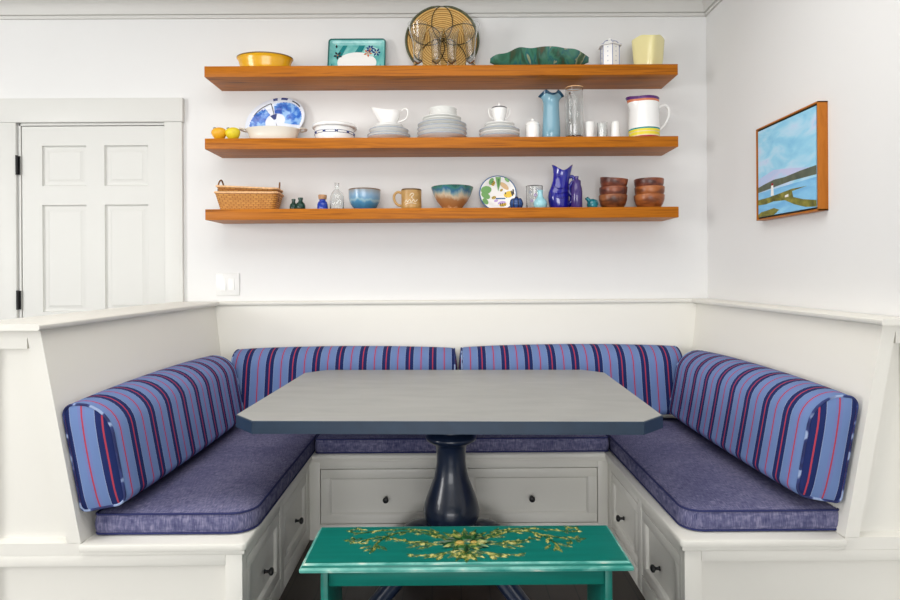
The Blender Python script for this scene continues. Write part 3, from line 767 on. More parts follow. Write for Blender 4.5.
for (cx, cz, n, mi) in ((.070, .166, 7, 4), (.104, .146, 6, 4), (-.114, .196, 4, 5), (-.104, .128, 5, 5), (.058, .142, 5, 6)):
    for k in range(n):
        a = 2*PI*k/n + cx*40; c, s_ = math.cos(a), math.sin(a)
        p = lambda u, v: (cx+c*u-s_*v, cz+s_*u+c*v)
        deco([p(.004, 0), p(.014, .006), p(.026, 0), p(.014, -.006)], mi, .0092)
    deco([(cx+.004*math.cos(2*PI*k/8), cz+.004*math.sin(2*PI*k/8)) for k in range(8)], 6, .0086)
obj('tray_body', bm, [M['turq'], M['turqr'], M['turqd'], M['white'], M['ink'], M['inkb'], M['ora'], M['tpale']], tr, smooth=40)

# woven round tray
wt = thing('woven_tray', 'round woven straw tray leaning on wall behind tall glasses', 'tray', (-.067, -.060, Z1+.007), (math.radians(-6), 0, 0))
R = .194; bm = bmesh.new()
prof = []
for k in range(24):
    r = .008 + (R-.012)*k/23
    prof += [(r-.002, -.003), (r+.0015, -.0075)]
prof2 = [(max(r, .002), -z) for r, z in prof]
lathe(bm, [(.002, -.006)] + [(r, z) for r, z in prof2] + [(R, 0), (.002, -.008)], 64)
obj('straw_coil', bm, M['straw'], wt, (0, 0, R), (PI/2, 0, 0), smooth=30)
bm = bmesh.new()
tube(bm, [(R*math.cos(2*PI*k/64), -.004, R+R*math.sin(2*PI*k/64)) for k in range(64)], .0065, 8, closed=True)
obj('bound_rim', bm, M['strawr'], wt)
bm = bmesh.new()
for k in range(5):
    a = PI/2 + 2*PI*k/5; pts = []
    for j in range(40):
        b = 2*PI*j/40; u = .098 + .092*math.cos(b); v = .056*math.sin(b)
        pts.append((math.cos(a)*u-math.sin(a)*v, -.0085, R+math.sin(a)*u+math.cos(a)*v))
    tube(bm, pts, .0022, 6, closed=True)
o = obj('petal_pattern', bm, M['strawd'], wt); o['label'] = 'dark stitched petal outlines'

def tall_glass(name, label, x, y, h, rt_, rb_, neck):
    w = .0022
    out = [(.002, 0), (rb_, 0), (rb_+.001, .003), (rb_*.9, .012), (neck, .05), (neck*1.08, h*.45), (neck*1.25, h*.62), (rt_*.80, h*.82), (rt_*.95, h*.95), (rt_, h)]
    inn = [(rt_-w, h), (rt_*.95-w, h*.95), (rt_*.80-w, h*.82), (neck*1.25-w, h*.62), (neck*1.08-w, h*.45), (neck-w, .055), (.002, .03)]
    return turned(name, label, 'glass', out+inn, M['glass'], x, y, Z1, 32, group='tall clear glasses before the woven tray')
tall_glass('drinking_glass', 'leftmost tall flared clear glass before the woven tray', -.192, -.15, .243, .052, .030, .023)
tall_glass('drinking_glass', 'shorter clear glass left of the middle before the woven tray', -.098, -.15, .212, .040, .028, .022)
tall_glass('drinking_glass', 'shorter clear glass right of the middle before the woven tray', -.017, -.15, .212, .040, .028, .022)
tall_glass('drinking_glass', 'rightmost tall flared clear glass before the woven tray', .080, -.15, .243, .046, .030, .023)

# long green leaf dish
bm = bmesh.new(); rings = []
n = 40; nx = 36
def dish_ring(f, inner):
    # f 0..1 along X : cross-section arc from rim to rim
    x = -.258+.516*f
    e = max(.03, 1-abs(2*f-1)**2.2)
    hw_ = .098*e**.6*(1+.06*math.sin(f*31)); base = .052*(1-e)**1.2
    rim = max((.060+.036*e**.6)*(1+.03*math.sin(f*21+1))+.014*max(0, f-.4), base+.007) 
    pts = []
    for k in range(15):
        a = -1+2*k/14
        yy = hw_*a*(1 if not inner else .94); zz = base + (rim-base)*(abs(a)**2.3) + (.006 if inner else 0)*(1-abs(a)**6)
        zz += .004*math.sin(f*24+a*5)*(abs(a)**2)
        pts.append((x*(1 if not inner else .985), yy, max(zz, 0)))
    return pts
rings = [dish_ring(i/nx, False) + dish_ring(i/nx, True)[::-1] for i in range(nx+1)]
loft(bm, rings)
o = obj('leaf_dish', bm, M['mala'], loc=(.442, -.119, Z1), smooth=50)
tag(o, 'long marbled green leaf-shaped dish with wavy rim on top shelf', 'dish')

# hexagonal blue and white jar
jr = thing('ginger_jar', 'small six-sided white jar with blue lines and lid', 'jar', (.812, -.125, Z1))
bm = bmesh.new()
def hexr(r, z): return [(r*math.cos(PI/6+PI/3*k), r*math.sin(PI/6+PI/3*k), z) for k in range(6)]
loft(bm, [hexr(.047, 0), hexr(.048, .004), hexr(.048, .128), hexr(.045, .130)], mi=0)
for k in range(6):
    a = PI/6+PI/3*k; x, y = .0482*math.cos(a), .0482*math.sin(a)
    tube(bm, [(x, y, .002), (x, y, .128)], .0015, 6, mi=1)
    a2 = PI/3*k+PI/3; q = .0418
    for z in (.02, .045, .07, .095, .117):
        ball(bm, (q*math.cos(a2), q*math.sin(a2), z), .0022, .0022, .0028, mi=1, seg=6, rings=4)
obj('jar_body', bm, [M['white'], M['inkl']], jr, smooth=20)
bm = bmesh.new()
loft(bm, [hexr(.049, .129), hexr(.062, .128), hexr(.063, .132), hexr(.046, .138), hexr(.034, .152), hexr(.016, .160), hexr(.004, .161)])
for k in range(6):
    a = PI/6+PI/3*k; c, s_ = math.cos(a), math.sin(a)
    tube(bm, [(.063*c, .063*s_, .131), (.055*c, .055*s_, .1355), (.046*c, .046*s_, .139), (.034*c, .034*s_, .153), (.016*c, .016*s_, .161)], .0014, 6, mi=1)
ball(bm, (0, 0, .167), .008, .008, .009, mi=0, seg=12, rings=8)
obj('lid', bm, [M['white'], M['inkl']], jr, smooth=20)

# yellow squared vase
bm = bmesh.new(); rings = []
def sq(s, z, wob=0, tw=0):
    out = []
    for k in range(64):
        a = 2*PI*k/64; r = s/((abs(math.cos(a))**5+abs(math.sin(a))**5)**(1/5))
        zz = z + wob*math.cos(4*a) + wob*.6*math.sin(a+.5)
        out.append((r*math.cos(a+tw), r*math.sin(a+tw), zz))
    return out
for s, z, w in ((.045, 0, 0), (.054, .002, 0), (.057, .01, 0), (.062, .06, 0), (.066, .12, 0), (.069, .165, .006), (.0685, .168, .006), (.066, .165, .006), (.060, .08, 0), (.050, .02, 0), (.02, .015, 0)):
    rings.append(sq(s, z, w, math.radians(38)+.5*z))
loft(bm, rings)
o = obj('square_vase', bm, M['yvase'], loc=(1.012, -.125, Z1), smooth=50); tag(o, 'pale yellow squared ceramic vase at right end of top shelf', 'vase')

# ---- middle shelf
def fruit(name, label, x, m, lean):
    t = thing(name, label, 'ornament', (x, -.195, Z2), (0, lean, 0))
    bm = bmesh.new()
    lathe(bm, [(.002, 0), (.014, .002), (.027, .012), (.036, .028), (.038, .040), (.035, .050), (.026, .058), (.014, .062), (.004, .061), (.001, .060)], 32, sy=.92)
    obj('fruit_body', bm, m, t, smooth=80)
    bm = bmesh.new(); tube(bm, spline([(-.010, 0, .060), (-.016, 0, .066), (-.026, -.004, .064)], 4), .0022, 8); obj('stem', bm, M['stem'], t)
fruit('fruit_ornament', 'orange fruit at left end of the middle shelf', -1.204, M['orange'], -.12)
fruit('fruit_ornament', 'yellow lemon-shaped fruit beside the white baking dish', -1.133, M['lemon'], -.16)

bd = thing('baking_dish', 'white oval baking dish with end handles, before the blue platter', 'dish', (-.945, -.150, Z2))
bm = bmesh.new()
lathe(bm, [(.01, 0), (.108, 0), (.114, .003), (.124, .025), (.134, .05), (.142, .058), (.144, .062), (.140, .064), (.132, .058), (.120, .03), (.108, .01), (.01, .008)], 56, sy=.58)
obj('dish_body', bm, M['cream'], bd, smooth=50)
for s in (-1, 1):
    bm = bmesh.new(); tube(bm, spline([(s*.135, -.035, .058), (s*.160, -.028, .062), (s*.169, 0, .063), (s*.160, .028, .062), (s*.135, .035, .058)], 6), [.007]*25, 8, flat=.6)
    obj('handle', bm, M['cream'], bd, smooth=60)
# blue and white platter
pp = thing('oval_platter', 'blue and white patterned oval platter leaning behind baking dish', 'platter', (-.967, -.040, 2.040), (math.radians(-8), 0, 0))
bm = bmesh.new()
def el(a, b, y, n=56): return [(a*math.cos(2*PI*k/n), y, b*math.sin(2*PI*k/n)) for k in range(n)]
A_, B_ = .165, .122
loft(bm, [el(.09, .06, .020), el(.12, .085, .012), el(A_-.004, B_-.004, .000), el(A_, B_, -.003), el(A_-.003, B_-.003, -.005), el(.125, .088, .004), el(.115, .08, .008), el(.10, .066, .010)])
def arc_band(a0, a1, r0, r1, mi, y0, n=18, jag=0, tap=(0, 0)):
    def edge(k, f):
        u = k/n; t = tap[0]*(1-u)**2 + tap[1]*u**2
        lo = r0+jag*math.sin(k*1.9)+t*.25; hi = r1+jag*math.sin(k*2.4)-t
        return lo*(1-f)+max(hi, lo+.01)*f
    # each strip sits on the slope of the rim
    def yy(f): return -.0050+.009*max(0, min(1, (.96-f)/.22))-.0006 if f > .74 else .0040-.0008+.006*min(1, (.74-f)/.14)
    for k in range(n):
        m_ = 4; prev = None
        for q in range(m_+1):
            f = q/m_; rr = edge(k, f); rr2 = edge(k+1, f)
            t0, t1 = a0+(a1-a0)*k/n, a0+(a1-a0)*(k+1)/n
            v = (bm.verts.new((rr*A_*math.cos(t0), yy(rr), rr*B_*math.sin(t0))), bm.verts.new((rr2*A_*math.cos(t1), yy(rr2), rr2*B_*math.sin(t1))))
            if prev:
                fc = bm.faces.new((prev[0], prev[1], v[1], v[0])); fc.material_index = mi
            prev = v
arc_band(-.75, 1.36, .32, .90, 1, 0, 44, .012, (0, .14)); arc_band(1.76, 3.9, .34, .90, 1, 0, 44, .012, (.16, 0))
arc_band(1.15, 1.85, .10, .34, 2, 0, 12, .01); arc_band(.80, 1.05, .90, .985, 2, 0, 8); arc_band(.15, .6, .91, .95, 3, 0, 8)
arc_band(1.45, 2.35, .80, .835, 3, 0, 18); arc_band(1.42, 1.47, .34, .82, 3, 0, 4); arc_band(1.18, 1.34, .88, .985, 2, 0, 5); arc_band(-1.7, -1.62, .05, .6, 3, 0, 4)
obj('platter_body', bm, [M['bluewhite'], M['royal'], M['ink'], M['inkb']], pp, rot=(0, math.radians(-24), 0), smooth=60, recalc=False)

cs = thing('casserole', 'white lidded casserole with blue line pattern on middle shelf', 'casserole', (-.632, -.125, Z2))
bm = bmesh.new()
lathe(bm, [(.01, 0), (.094, 0), (.098, .004), (.101, .03), (.102, .068), (.098, .070), (.01, .07)], 56)
rr = .1022
for k in range(10):
    a0 = 2*PI*k/10
    for z in (.034, .046):
        tube(bm, [(rr*math.cos(a0+j*.055), rr*math.sin(a0+j*.055), z) for j in range(11)], .0012, 6, mi=1)
    for j in (0, 10):
        ball(bm, (rr*math.cos(a0+j*.055), rr*math.sin(a0+j*.055), .040), .004, .004, .006, mi=1, seg=8, rings=6)
obj('pot', bm, [M['white'], M['ink']], cs, smooth=40)
bm = bmesh.new()
lathe(bm, [(.01, .070), (.112, .069), (.115, .072), (.115, .080), (.110, .087), (.09, .092), (.05, .096), (.002, .097)], 56)
obj('lid', bm, M['white'], cs, smooth=50)

def plate_mesh(r, h, line, name='plate', wm=None):
    bm = bmesh.new()
    lathe(bm, [(.01, 0), (r*.58, 0), (r*.62, .003), (r*.8, h*.55), (r*.985, h-.004), (r, h-.0025), (r, h), (r*.985, h), (r*.8, h*.55+.004), (r*.6, .0065), (.01, .006)], 56,
          mis=[0]*4+[1 if line else 0]*2+[0]*4)
    return bm
def stack(x, y, z, items):
    """items: (name, radius, rim height, step, material, line?, label, group)"""
    for (nm, r, h, st, m, ln, lb, gp, ct) in items:
        o = obj(nm, plate_mesh(r, h, ln), [M[m], M['bline']], loc=(x, y, z), smooth=40); tag(o, lb, ct, gp)
        z += st
    return z
G1, G2, G3 = 'plates under the gravy boat', 'plates in the middle stack', 'plates under the sugar bowl'
zt = stack(-.348, -.125, Z2, [
    ('plate', .112, .022, .013, 'white', 1, 'bottom white plate in the stack under the gravy boat', G1, 'plate'),
    ('plate', .112, .022, .024, 'white', 1, 'second white plate from the bottom under the gravy boat', G1, 'plate'),
    ('plate', .103, .024, .022, 'white', 1, 'third white plate from the bottom under the gravy boat', G1, 'plate'),
    ('saucer', .075, .022, .012, 'white', 0, 'lower small white saucer beneath the gravy boat', G1, 'saucer'),
    ('saucer', .072, .018, .008, 'white', 0, 'topmost white saucer, touching the gravy boat', G1, 'saucer')])
# gravy boat
gv = thing('gravy_boat', 'white gravy boat with pointed spout atop a plate stack', 'gravy boat', (-.352, -.125, zt))
bm = bmesh.new()
def boat(r, z, a, p):
    x, y, zz = p
    f = z/.085
    if math.cos(a) < 0: x *= 1+.42*f*f*(-math.cos(a)); y *= 1-.35*f*(-math.cos(a))**3
    zz += .022*f*max(0, -math.cos(a))**2
    return (x, y, zz)
lathe(bm, [(.01, 0), (.038, 0), (.036, .004), (.034, .010), (.046, .024), (.058, .045), (.063, .066), (.0645, .083), (.0625, .084), (.060, .068), (.054, .045), (.04, .022), (.01, .016)], 48, sy=.62, mod=boat)
obj('boat_body', bm, M['white'], gv, smooth=60)
bm = bmesh.new(); tube(bm, spline([(.055, 0, .066), (.076, 0, .092), (.098, 0, .094), (.104, 0, .070), (.090, 0, .040), (.050, 0, .026)], 6), .0045, 8)
obj('handle', bm, M['white'], gv, smooth=60)
zt = stack(-.070, -.128, Z2, [
    ('plate', .130, .024, .021, 'white', 1, 'bottom wide plate in the white stack topped by small bowls', G2, 'plate'),
    ('plate', .130, .024, .021, 'white', 1, 'second wide plate up in the white stack topped by small bowls', G2, 'plate'),
    ('plate', .129, .024, .021, 'white', 1, 'third wide plate up in the white stack topped by small bowls', G2, 'plate'),
    ('plate', .127, .024, .021, 'wgrey', 1, 'uppermost wide plate in the white stack topped by small bowls', G2, 'plate'),
    ('side_plate', .101, .024, .016, 'wgrey', 0, 'lower narrow plate between wide plates and small bowls', G2, 'plate'),
    ('side_plate', .101, .022, .013, 'wgrey', 0, 'upper narrow plate directly under the small bowls', G2, 'plate')])
def bowl_mesh(r, h, rb=.5):
    bm = bmesh.new()
    lathe(bm, [(.01, 0), (r*rb, 0), (r*(rb+.06), .003), (r*.85, h*.45), (r*.97, h*.8), (r, h-.001), (r*.99, h), (r*.96, h-.001), (r*.93, h*.78), (r*.80, h*.42), (r*.45, .007), (.01, .006)], 48)
    return bm
for k, w in enumerate(('bottom', 'middle', 'top')):
    o = obj('small_bowl', bowl_mesh(.072, .034), M['wgrey'], loc=(-.064, -.125, zt+.012*k), smooth=50)
    tag(o, '%s one of three small grey-white bowls atop the wide plates' % w, 'bowl', 'small bowls on the middle plate stack')
zt = stack(.230, -.125, Z2, [
    ('plate', .107, .022, .018, 'white', 1, 'bottom white plate in the stack under the sugar bowl', G3, 'plate'),
    ('plate', .107, .022, .018, 'white', 0, 'second white plate from the bottom under the sugar bowl', G3, 'plate'),
    ('plate', .106, .022, .018, 'wgrey', 1, 'third white plate from the bottom under the sugar bowl', G3, 'plate'),
    ('saucer', .082, .020, .016, 'wgrey', 0, 'lower small saucer beneath the sugar bowl', G3, 'saucer'),
    ('saucer', .078, .020, .012, 'white', 0, 'topmost small saucer, touching the sugar bowl', G3, 'saucer')])
sg = thing('sugar_bowl', 'white two-handled sugar bowl with dark rim atop plates', 'sugar bowl', (.230, -.125, zt))
bm = bmesh.new()
lathe(bm, [(.005, 0), (.024, 0), (.022, .006), (.020, .012), (.028, .03), (.036, .055), (.039, .08), (.0396, .0895), (.0395, .094), (.038, .0955), (.0355, .094), (.034, .06), (.024, .025), (.005, .018)], 40, mis=[0]*7+[1]*2+[0]*5)
obj('bowl_body', bm, [M['white'], M['dkline']], sg, smooth=50)
bm = bmesh.new(); lathe(bm, [(.002, .094), (.034, .0935), (.034, .097), (.02, .103), (.006, .106), (.005, .110), (.008, .115), (.004, .119), (.001, .1195)], 32); obj('lid', bm, M['white'], sg, smooth=50)
for s in (-1, 1):
    bm = bmesh.new(); tube(bm, spline([(s*.036, 0, .082), (s*.050, 0, .094), (s*.056, 0, .080), (s*.049, 0, .052), (s*.031, 0, .036)], 6), .0028, 8); obj('handle', bm, M['white'], sg)

cj = thing('lidded_jar', 'small plain white lidded jar beside the blue ruffled vase', 'jar', (.402, -.14, Z2))
bm = bmesh.new(); lathe(bm, [(.005, 0), (.034, 0), (.036, .003), (.036, .076), (.034, .079), (.005, .079)], 36); obj('jar_body', bm, M['white'], cj)
bm = bmesh.new(); lathe(bm, [(.005, .079), (.036, .079), (.0365, .083), (.032, .093), (.018, .101), (.008, .104), (.007, .109), (.009, .113), (.005, .117), (.001, .1175)], 36); obj('lid', bm, M['white'], cj, smooth=50)

def ruffle(r, z, a, p):
    f = max(0, (z-.195)/.055)
    k = 1 + .22*f*f*math.cos(4*a)
    return (p[0]*k, p[1]*k, z+.016*f*f*math.cos(4*a+PI))
turned('ruffled_vase', 'tall blue glass vase with ruffled dark rim on middle shelf', 'vase',
       [(.005, 0), (.044, 0), (.047, .004), (.047, .05), (.044, .11), (.041, .17), (.041, .20), (.044, .218), (.050, .232), (.058, .243), (.0565, .2455), (.048, .236), (.040, .218), (.037, .17), (.040, .1), (.042, .02), (.005, .012)],
       [M['bglass'], M['bglassd']], .500, -.135, Z2, 64, mod=ruffle, mis=[0]*8+[1, 1]+[0]*6)

gp_ = thing('glass_pitcher', 'tall clear glass pitcher with gilt rim beside the blue vase', 'pitcher', (.620, -.14, Z2))
bm = bmesh.new(); H_ = .275
lathe(bm, [(.005, 0), (.044, 0), (.046, .004), (.046, H_*.5), (.0455, H_-.004), (.046, H_), (.043, H_), (.0425, H_-.004), (.043, .03), (.040, .022), (.005, .020)], 40, mis=[0]*4+[1]*2+[0]*4)
obj('pitcher_body', bm, [M['glass'], M['wrim']], gp_, smooth=40)
bm = bmesh.new(); tube(bm, spline([(-.030, -.036, .225), (-.034, -.056, .232), (-.036, -.068, .205), (-.036, -.070, .15), (-.034, -.062, .10), (-.030, -.037, .085)], 6), .0055, 8); obj('handle', bm, M['glass'], gp_, smooth=60)

turned('small_cup', 'small white cup just right of the glass pitcher', 'cup', [(.003, 0), (.020, 0), (.022, .003), (.0245, .05), (.0255, .094), (.024, .095), (.022, .05), (.018, .008), (.003, .006)], M['white'], .699, -.14, Z2, 32, group='small white cups on the middle shelf')
vc = thing('votive_holder', 'clear glass holder with white candle between the white cups', 'candle holder', (.765, -.14, Z2))
bm = bmesh.new(); lathe(bm, [(.003, 0), (.025, 0), (.026, .002), (.026, .092), (.0235, .092), (.0235, .005), (.003, .004)], 32); obj('glass_cup', bm, M['glass'], vc)
bm = bmesh.new(); lathe(bm, [(.002, .006), (.0185, .006), (.0185, .086), (.016, .088), (.002, .086)], 28); obj('candle', bm, M['white'], vc)
turned('salt_cellar', 'small tapered white shaker left of the striped pitcher', 'shaker', [(.003, 0), (.0255, 0), (.026, .004), (.022, .05), (.019, .088), (.017, .097), (.010, .101), (.002, .102)], M['white'], .833, -.14, Z2, 32)

sp = thing('striped_pitcher', 'white pitcher with purple rim and yellow stripes on middle shelf', 'pitcher', (.985, -.135, Z2))
def spout(r, z, a, p):
    f = max(0, (z-.165)/.05); g = max(0, math.cos(a-PI*1.08))**10
    k = 1+.34*f*g
    return (p[0]*k, p[1]*k, z+.004*f*g)
bm = bmesh.new()
pr = [(.005, 0, 0), (.072, 0, 5), (.077, .004, 5), (.0775, .012, 4), (.078, .018, 2), (.078, .032, 4), (.0785, .036, 2), (.079, .047, 1), (.0785, .055, 0), (.077, .11, 0), (.0755, .16, 0), (.0755, .190, 3), (.076, .201, 6), (.077, .2135, 6), (.075, .2155, 6), (.0725, .2135, 0), (.072, .16, 0), (.074, .05, 0), (.068, .01, 0), (.005, .008, 0)]
lathe(bm, [(r, z) for r, z, _ in pr], 56, mod=spout, mis=[m_ for _, _, m_ in pr][:-1])
obj('pitcher_body', bm, [M['white'], M['tealb'], M['yel'], M['ora'], M['palb'], M['redb'], M['pur']], sp, smooth=50)
bm = bmesh.new(); tube(bm, spline([(.072, 0, .165), (.090, 0, .180), (.112, 0, .182), (.130, 0, .160), (.128, 0, .125), (.110, 0, .085), (.076, 0, .050)], 6), [.0085-.0018*i/36 for i in range(37)], 10); obj('handle', bm, M['white'], sp, smooth=60)

# ---- bottom shelf
def basket(bm, w, d, h, fl, t=.006):
    uvl = bm.loops.layers.uv.new('UVMap')
    def rg(e, z): return [(x, y, z+.008*(abs(x)/(w/2))**2*(z/h)) for x, y in rrect(-w/2-e, -d/2-e, w/2+e, d/2+e, (.028,)*4, 5)]
    R_ = []
    zs = [i/8 for i in range(9)]
    for f in zs: R_.append(rg(-fl*(1-f), h*f))
    R_ += [rg(-t, h), rg(-t-fl*.9, t), ]
    V = loft(bm, R_)
    # uv: perimeter x height
    ring = R_[8]; per = [0]
    for i in range(1, len(ring)+1): per.append(per[-1]+math.dist(ring[i-1], ring[i % len(ring)]))
    idx = {}
    for k, r in enumerate(V):
        for i, v in enumerate(r): idx[v] = (k, i)
    for f in bm.faces:
        ii = [idx[v][1] for v in f.verts]
        for lp in f.loops:
            k, i = idx[lp.vert]; u = per[i] if not (max(ii)-min(ii) > 5 and i == 0) else per[-1]
            lp[uvl].uv = (u, lp.vert.co.z)
    return ring
bk = thing('wicker_basket', 'lower of two nested wicker baskets at left of lowest shelf', 'basket', (-1.078, -.122, Z3), (0, 0, math.radians(4)), group='nested wicker baskets')
bm = bmesh.new(); ring = basket(bm, .318, .17, .082, .022); obj('woven_body', bm, M['wick'], bk, smooth=30)
bm = bmesh.new(); tube(bm, ring, .0055, 8, closed=True); obj('rim', bm, M['wrim'], bk)
bk2 = thing('wicker_basket', 'upper wicker basket with looped handles, nested in the lower one', 'basket', (-1.080, -.118, Z3+.032), (0, math.radians(2.2), math.radians(4)), group='nested wicker baskets')
bm = bmesh.new(); ring = basket(bm, .312, .152, .078, .034); obj('woven_body', bm, M['wickd'], bk2, smooth=30)
bm = bmesh.new(); tube(bm, ring, .005, 8, closed=True); obj('rim', bm, M['wrim'], bk2)
for s in (-1, 1):
    bm = bmesh.new(); tube(bm, spline([(s*.153, -.03, .075), (s*.155, -.022, .105), (s*.150, 0, .125), (s*.145, .022, .105), (s*.145, .03, .075)], 6), .004, 8)
    tube(bm, spline([(s*.153, -.03, .02), (s*.155, -.03, .075)], 6), .003, 8); obj('handle', bm, M['cane'], bk2)

def bottle(name, label, cat, prof, m, x, y, group=None, seg=32, **k):
    return turned(name, label, cat, prof, m, x, y, Z3, seg, group=group, **k)
gprof = [(.003, 0), (.021, 0), (.0245, .004), (.025, .022), (.021, .036), (.012, .044), (.010, .052), (.013, .060), (.013, .066), (.009, .066), (.007, .052), (.014, .036), (.020, .008), (.003, .006)]
bottle('glass_bottle', 'tiny green glass bottle nearest the wicker baskets', 'bottle', [(r*.82, z*.93) for r, z in gprof], M['gglass'], -.846, -.135, 'tiny green bottles')
bottle('glass_bottle', 'tiny squat green glass bottle, right one of the pair', 'bottle', gprof, M['gglass'], -.806, -.150, 'tiny green bottles')
cb = thing('corked_bottle', 'small cobalt blue bottle with cork beside the clear bottle', 'bottle', (-.692, -.15, Z3))
bm = bmesh.new(); lathe(bm, [(.003, 0), (.027, 0), (.0285, .004), (.027, .030), (.022, .044), (.016, .048), (.016, .056), (.013, .056), (.013, .048), (.003, .044)], 32); obj('bottle_body', bm, M['cobg'], cb, smooth=50)
bm = bmesh.new(); lathe(bm, [(.002, .044), (.0125, .044), (.0125, .056), (.020, .058), (.022, .072), (.021, .080), (.002, .0805)], 24); obj('cork', bm, M['cork'], cb, smooth=40)
bottle('clear_bottle', 'clear glass bottle with narrow neck left of the blue bowl', 'bottle',
       [(.003, 0), (.033, 0), (.036, .004), (.0365, .05), (.034, .075), (.026, .094), (.014, .106), (.011, .112), (.011, .140), (.013, .143), (.009, .144), (.0085, .112), (.012, .104), (.024, .090), (.031, .073), (.0335, .05), (.033, .008), (.003, .006)], M['glass'], -.619, -.14)
bottle('pottery_bowl', 'deep blue-glazed pottery bowl between clear bottle and tan mug', 'bowl',
       [(.005, 0), (.050, 0), (.052, .006), (.066, .022), (.078, .045), (.082, .07), (.083, .104), (.0845, .108), (.083, .1105), (.079, .108), (.077, .07), (.062, .03), (.040, .014), (.005, .012)], [M['bbowl'], M['bbrim']], -.478, -.12, mis=[0]*6+[1]*3+[0]*4, seg=48)
mg = thing('mug', 'tan stoneware mug with white squiggle and handle at left', 'mug', (-.232, -.135, Z3))
bm = bmesh.new(); lathe(bm, [(.005, 0), (.049, 0), (.052, .004), (.053, .02), (.052, .06), (.053, .100), (.053, .106), (.0515, .108), (.049, .106), (.048, .06), (.048, .01), (.005, .008)], 40, mis=[0]*5+[1]*3+[0]*3)
obj('mug_body', bm, [M['mug'], M['mugrim']], mg, smooth=50)
bm = bmesh.new()
def onmug(u, z): a = -PI/2+u/.053; return (.0532*math.cos(a), .0532*math.sin(a), z)
for pts in ([(-.005, .07), (.006, .082), (.016, .075), (.004, .062), (.012, .054)], [(-.034, .034), (-.024, .048), (-.016, .036), (-.006, .050), (.004, .036), (.014, .050), (.022, .038), (.036, .050)], [(-.03, .026), (.0, .032), (.03, .028)]):
    P = spline([(u, 0, z) for u, z in pts], 5); tube(bm, [onmug(p.x, p.z) for p in P], .0018, 6)
obj('slip_decoration', bm, M['slip'], mg)
bm = bmesh.new(); tube(bm, spline([(-.050, 0, .088), (-.070, 0, .095), (-.088, 0, .080), (-.089, 0, .055), (-.074, 0, .030), (-.050, 0, .022)], 6), .0068, 10); o = obj('handle', bm, M['mug'], mg, smooth=60)
bottle('drip_glazed_bowl', 'wide brown bowl with blue-green drip glaze beside bee plate', 'bowl',
       [(.005, 0), (.044, 0), (.046, .007), (.058, .018), (.080, .045), (.098, .08), (.108, .108), (.111, .117), (.1095, .120), (.106, .118), (.094, .08), (.07, .04), (.04, .018), (.005, .014)], M['drip'], -.019, -.12, seg=48)

# bee plate
bp_ = thing('decorated_plate', 'white plate painted with bees and leaves, blue rim, standing', 'plate', (.228, -.058, Z3), (math.radians(-12), 0, 0))
bm = bmesh.new(); R = .101
def ci(r, y, n=48): return [(r*math.cos(2*PI*k/n), y, R+r*math.sin(2*PI*k/n)) for k in range(n)]
loft(bm, [ci(.05, .014), ci(.06, .010), ci(R-.002, .001), ci(R, -.001), ci(R-.001, -.003), ci(R-.006, -.003), ci(.066, .005), ci(.058, .007)], mis=[1, 1, 1, 1, 1, 0, 0])
def dd(poly, mi, y=None):
    vs = []
    for x, z in poly:
        r = math.hypot(x, z); yy = (.0068 if r < .06 else .0068-.0098*min(1, (r-.06)/.035))-.0009
        vs.append(bm.verts.new((x, yy-(.0004 if y else 0), R+z)))
    f = bm.faces.new(vs); f.material_index = mi; f.normal_update()
    if f.normal.y > 0: f.normal_flip()
def oval(cx, cz, a, b, rot, n=14):
    c, s_ = math.cos(rot), math.sin(rot)
    return [(cx+c*a*math.cos(2*PI*k/n)-s_*b*math.sin(2*PI*k/n), cz+s_*a*math.cos(2*PI*k/n)+c*b*math.sin(2*PI*k/n)) for k in range(n)]
def bee(cx, cz, a, rot, wings=True):
    c, s_ = math.cos(rot), math.sin(rot)
    dd(oval(cx, cz, a, a*.62, rot), 4)
    for u in (-.55, .0, .55):
        h_ = a*.62*math.sqrt(1-u*u); P = [(u*a-.13*a, -h_), (u*a+.13*a, -h_), (u*a+.13*a, h_), (u*a-.13*a, h_)]
        dd([(cx+c*x-s_*z, cz+s_*x+c*z) for x, z in P], 5, 1)
dd(oval(-.063, .020, .030, .022, .3), 2); dd(oval(-.066, -.012, .026, .017, -.5), 2); dd(oval(-.068, -.045, .020, .014, -.9), 2)
dd([(-.012, .092), (.018, .092), (.014, .050), (.002, .012), (-.004, .05)], 2); dd([(.000, .088), (.012, .088), (.002, .03)], 3); dd(oval(-.034, .068, .020, .012, 1.1), 2)
dd(oval(.050, .075, .016, .008, -.8), 2)
dd(oval(.036, .043, .030, .013, -.75), 7); dd(oval(.02, -.052, .022, .010, .2), 6)
bee(-.024, .058, .015, 1.2); bee(-.022, -.022, .013, .3); bee(.025, -.062, .020, .1); bee(.060, -.004, .029, .25); bee(.02, .02, .010, .8); 
dd([(.078, .022), (.086, .022), (.088, -.008), (.078, -.008)], 5); dd([(-.012, -.024), (.04, -.024), (.04, -.031), (-.012, -.031)], 1)
dd(oval(-.010, -.040, .012, .007, .4), 6)
obj('plate_body', bm, [M['white'], M['rimblue'], M['greenl'], M['greend'], M['beey'], M['inkb'], M['lilac'], M['tan']], bp_, smooth=40, recalc=False)

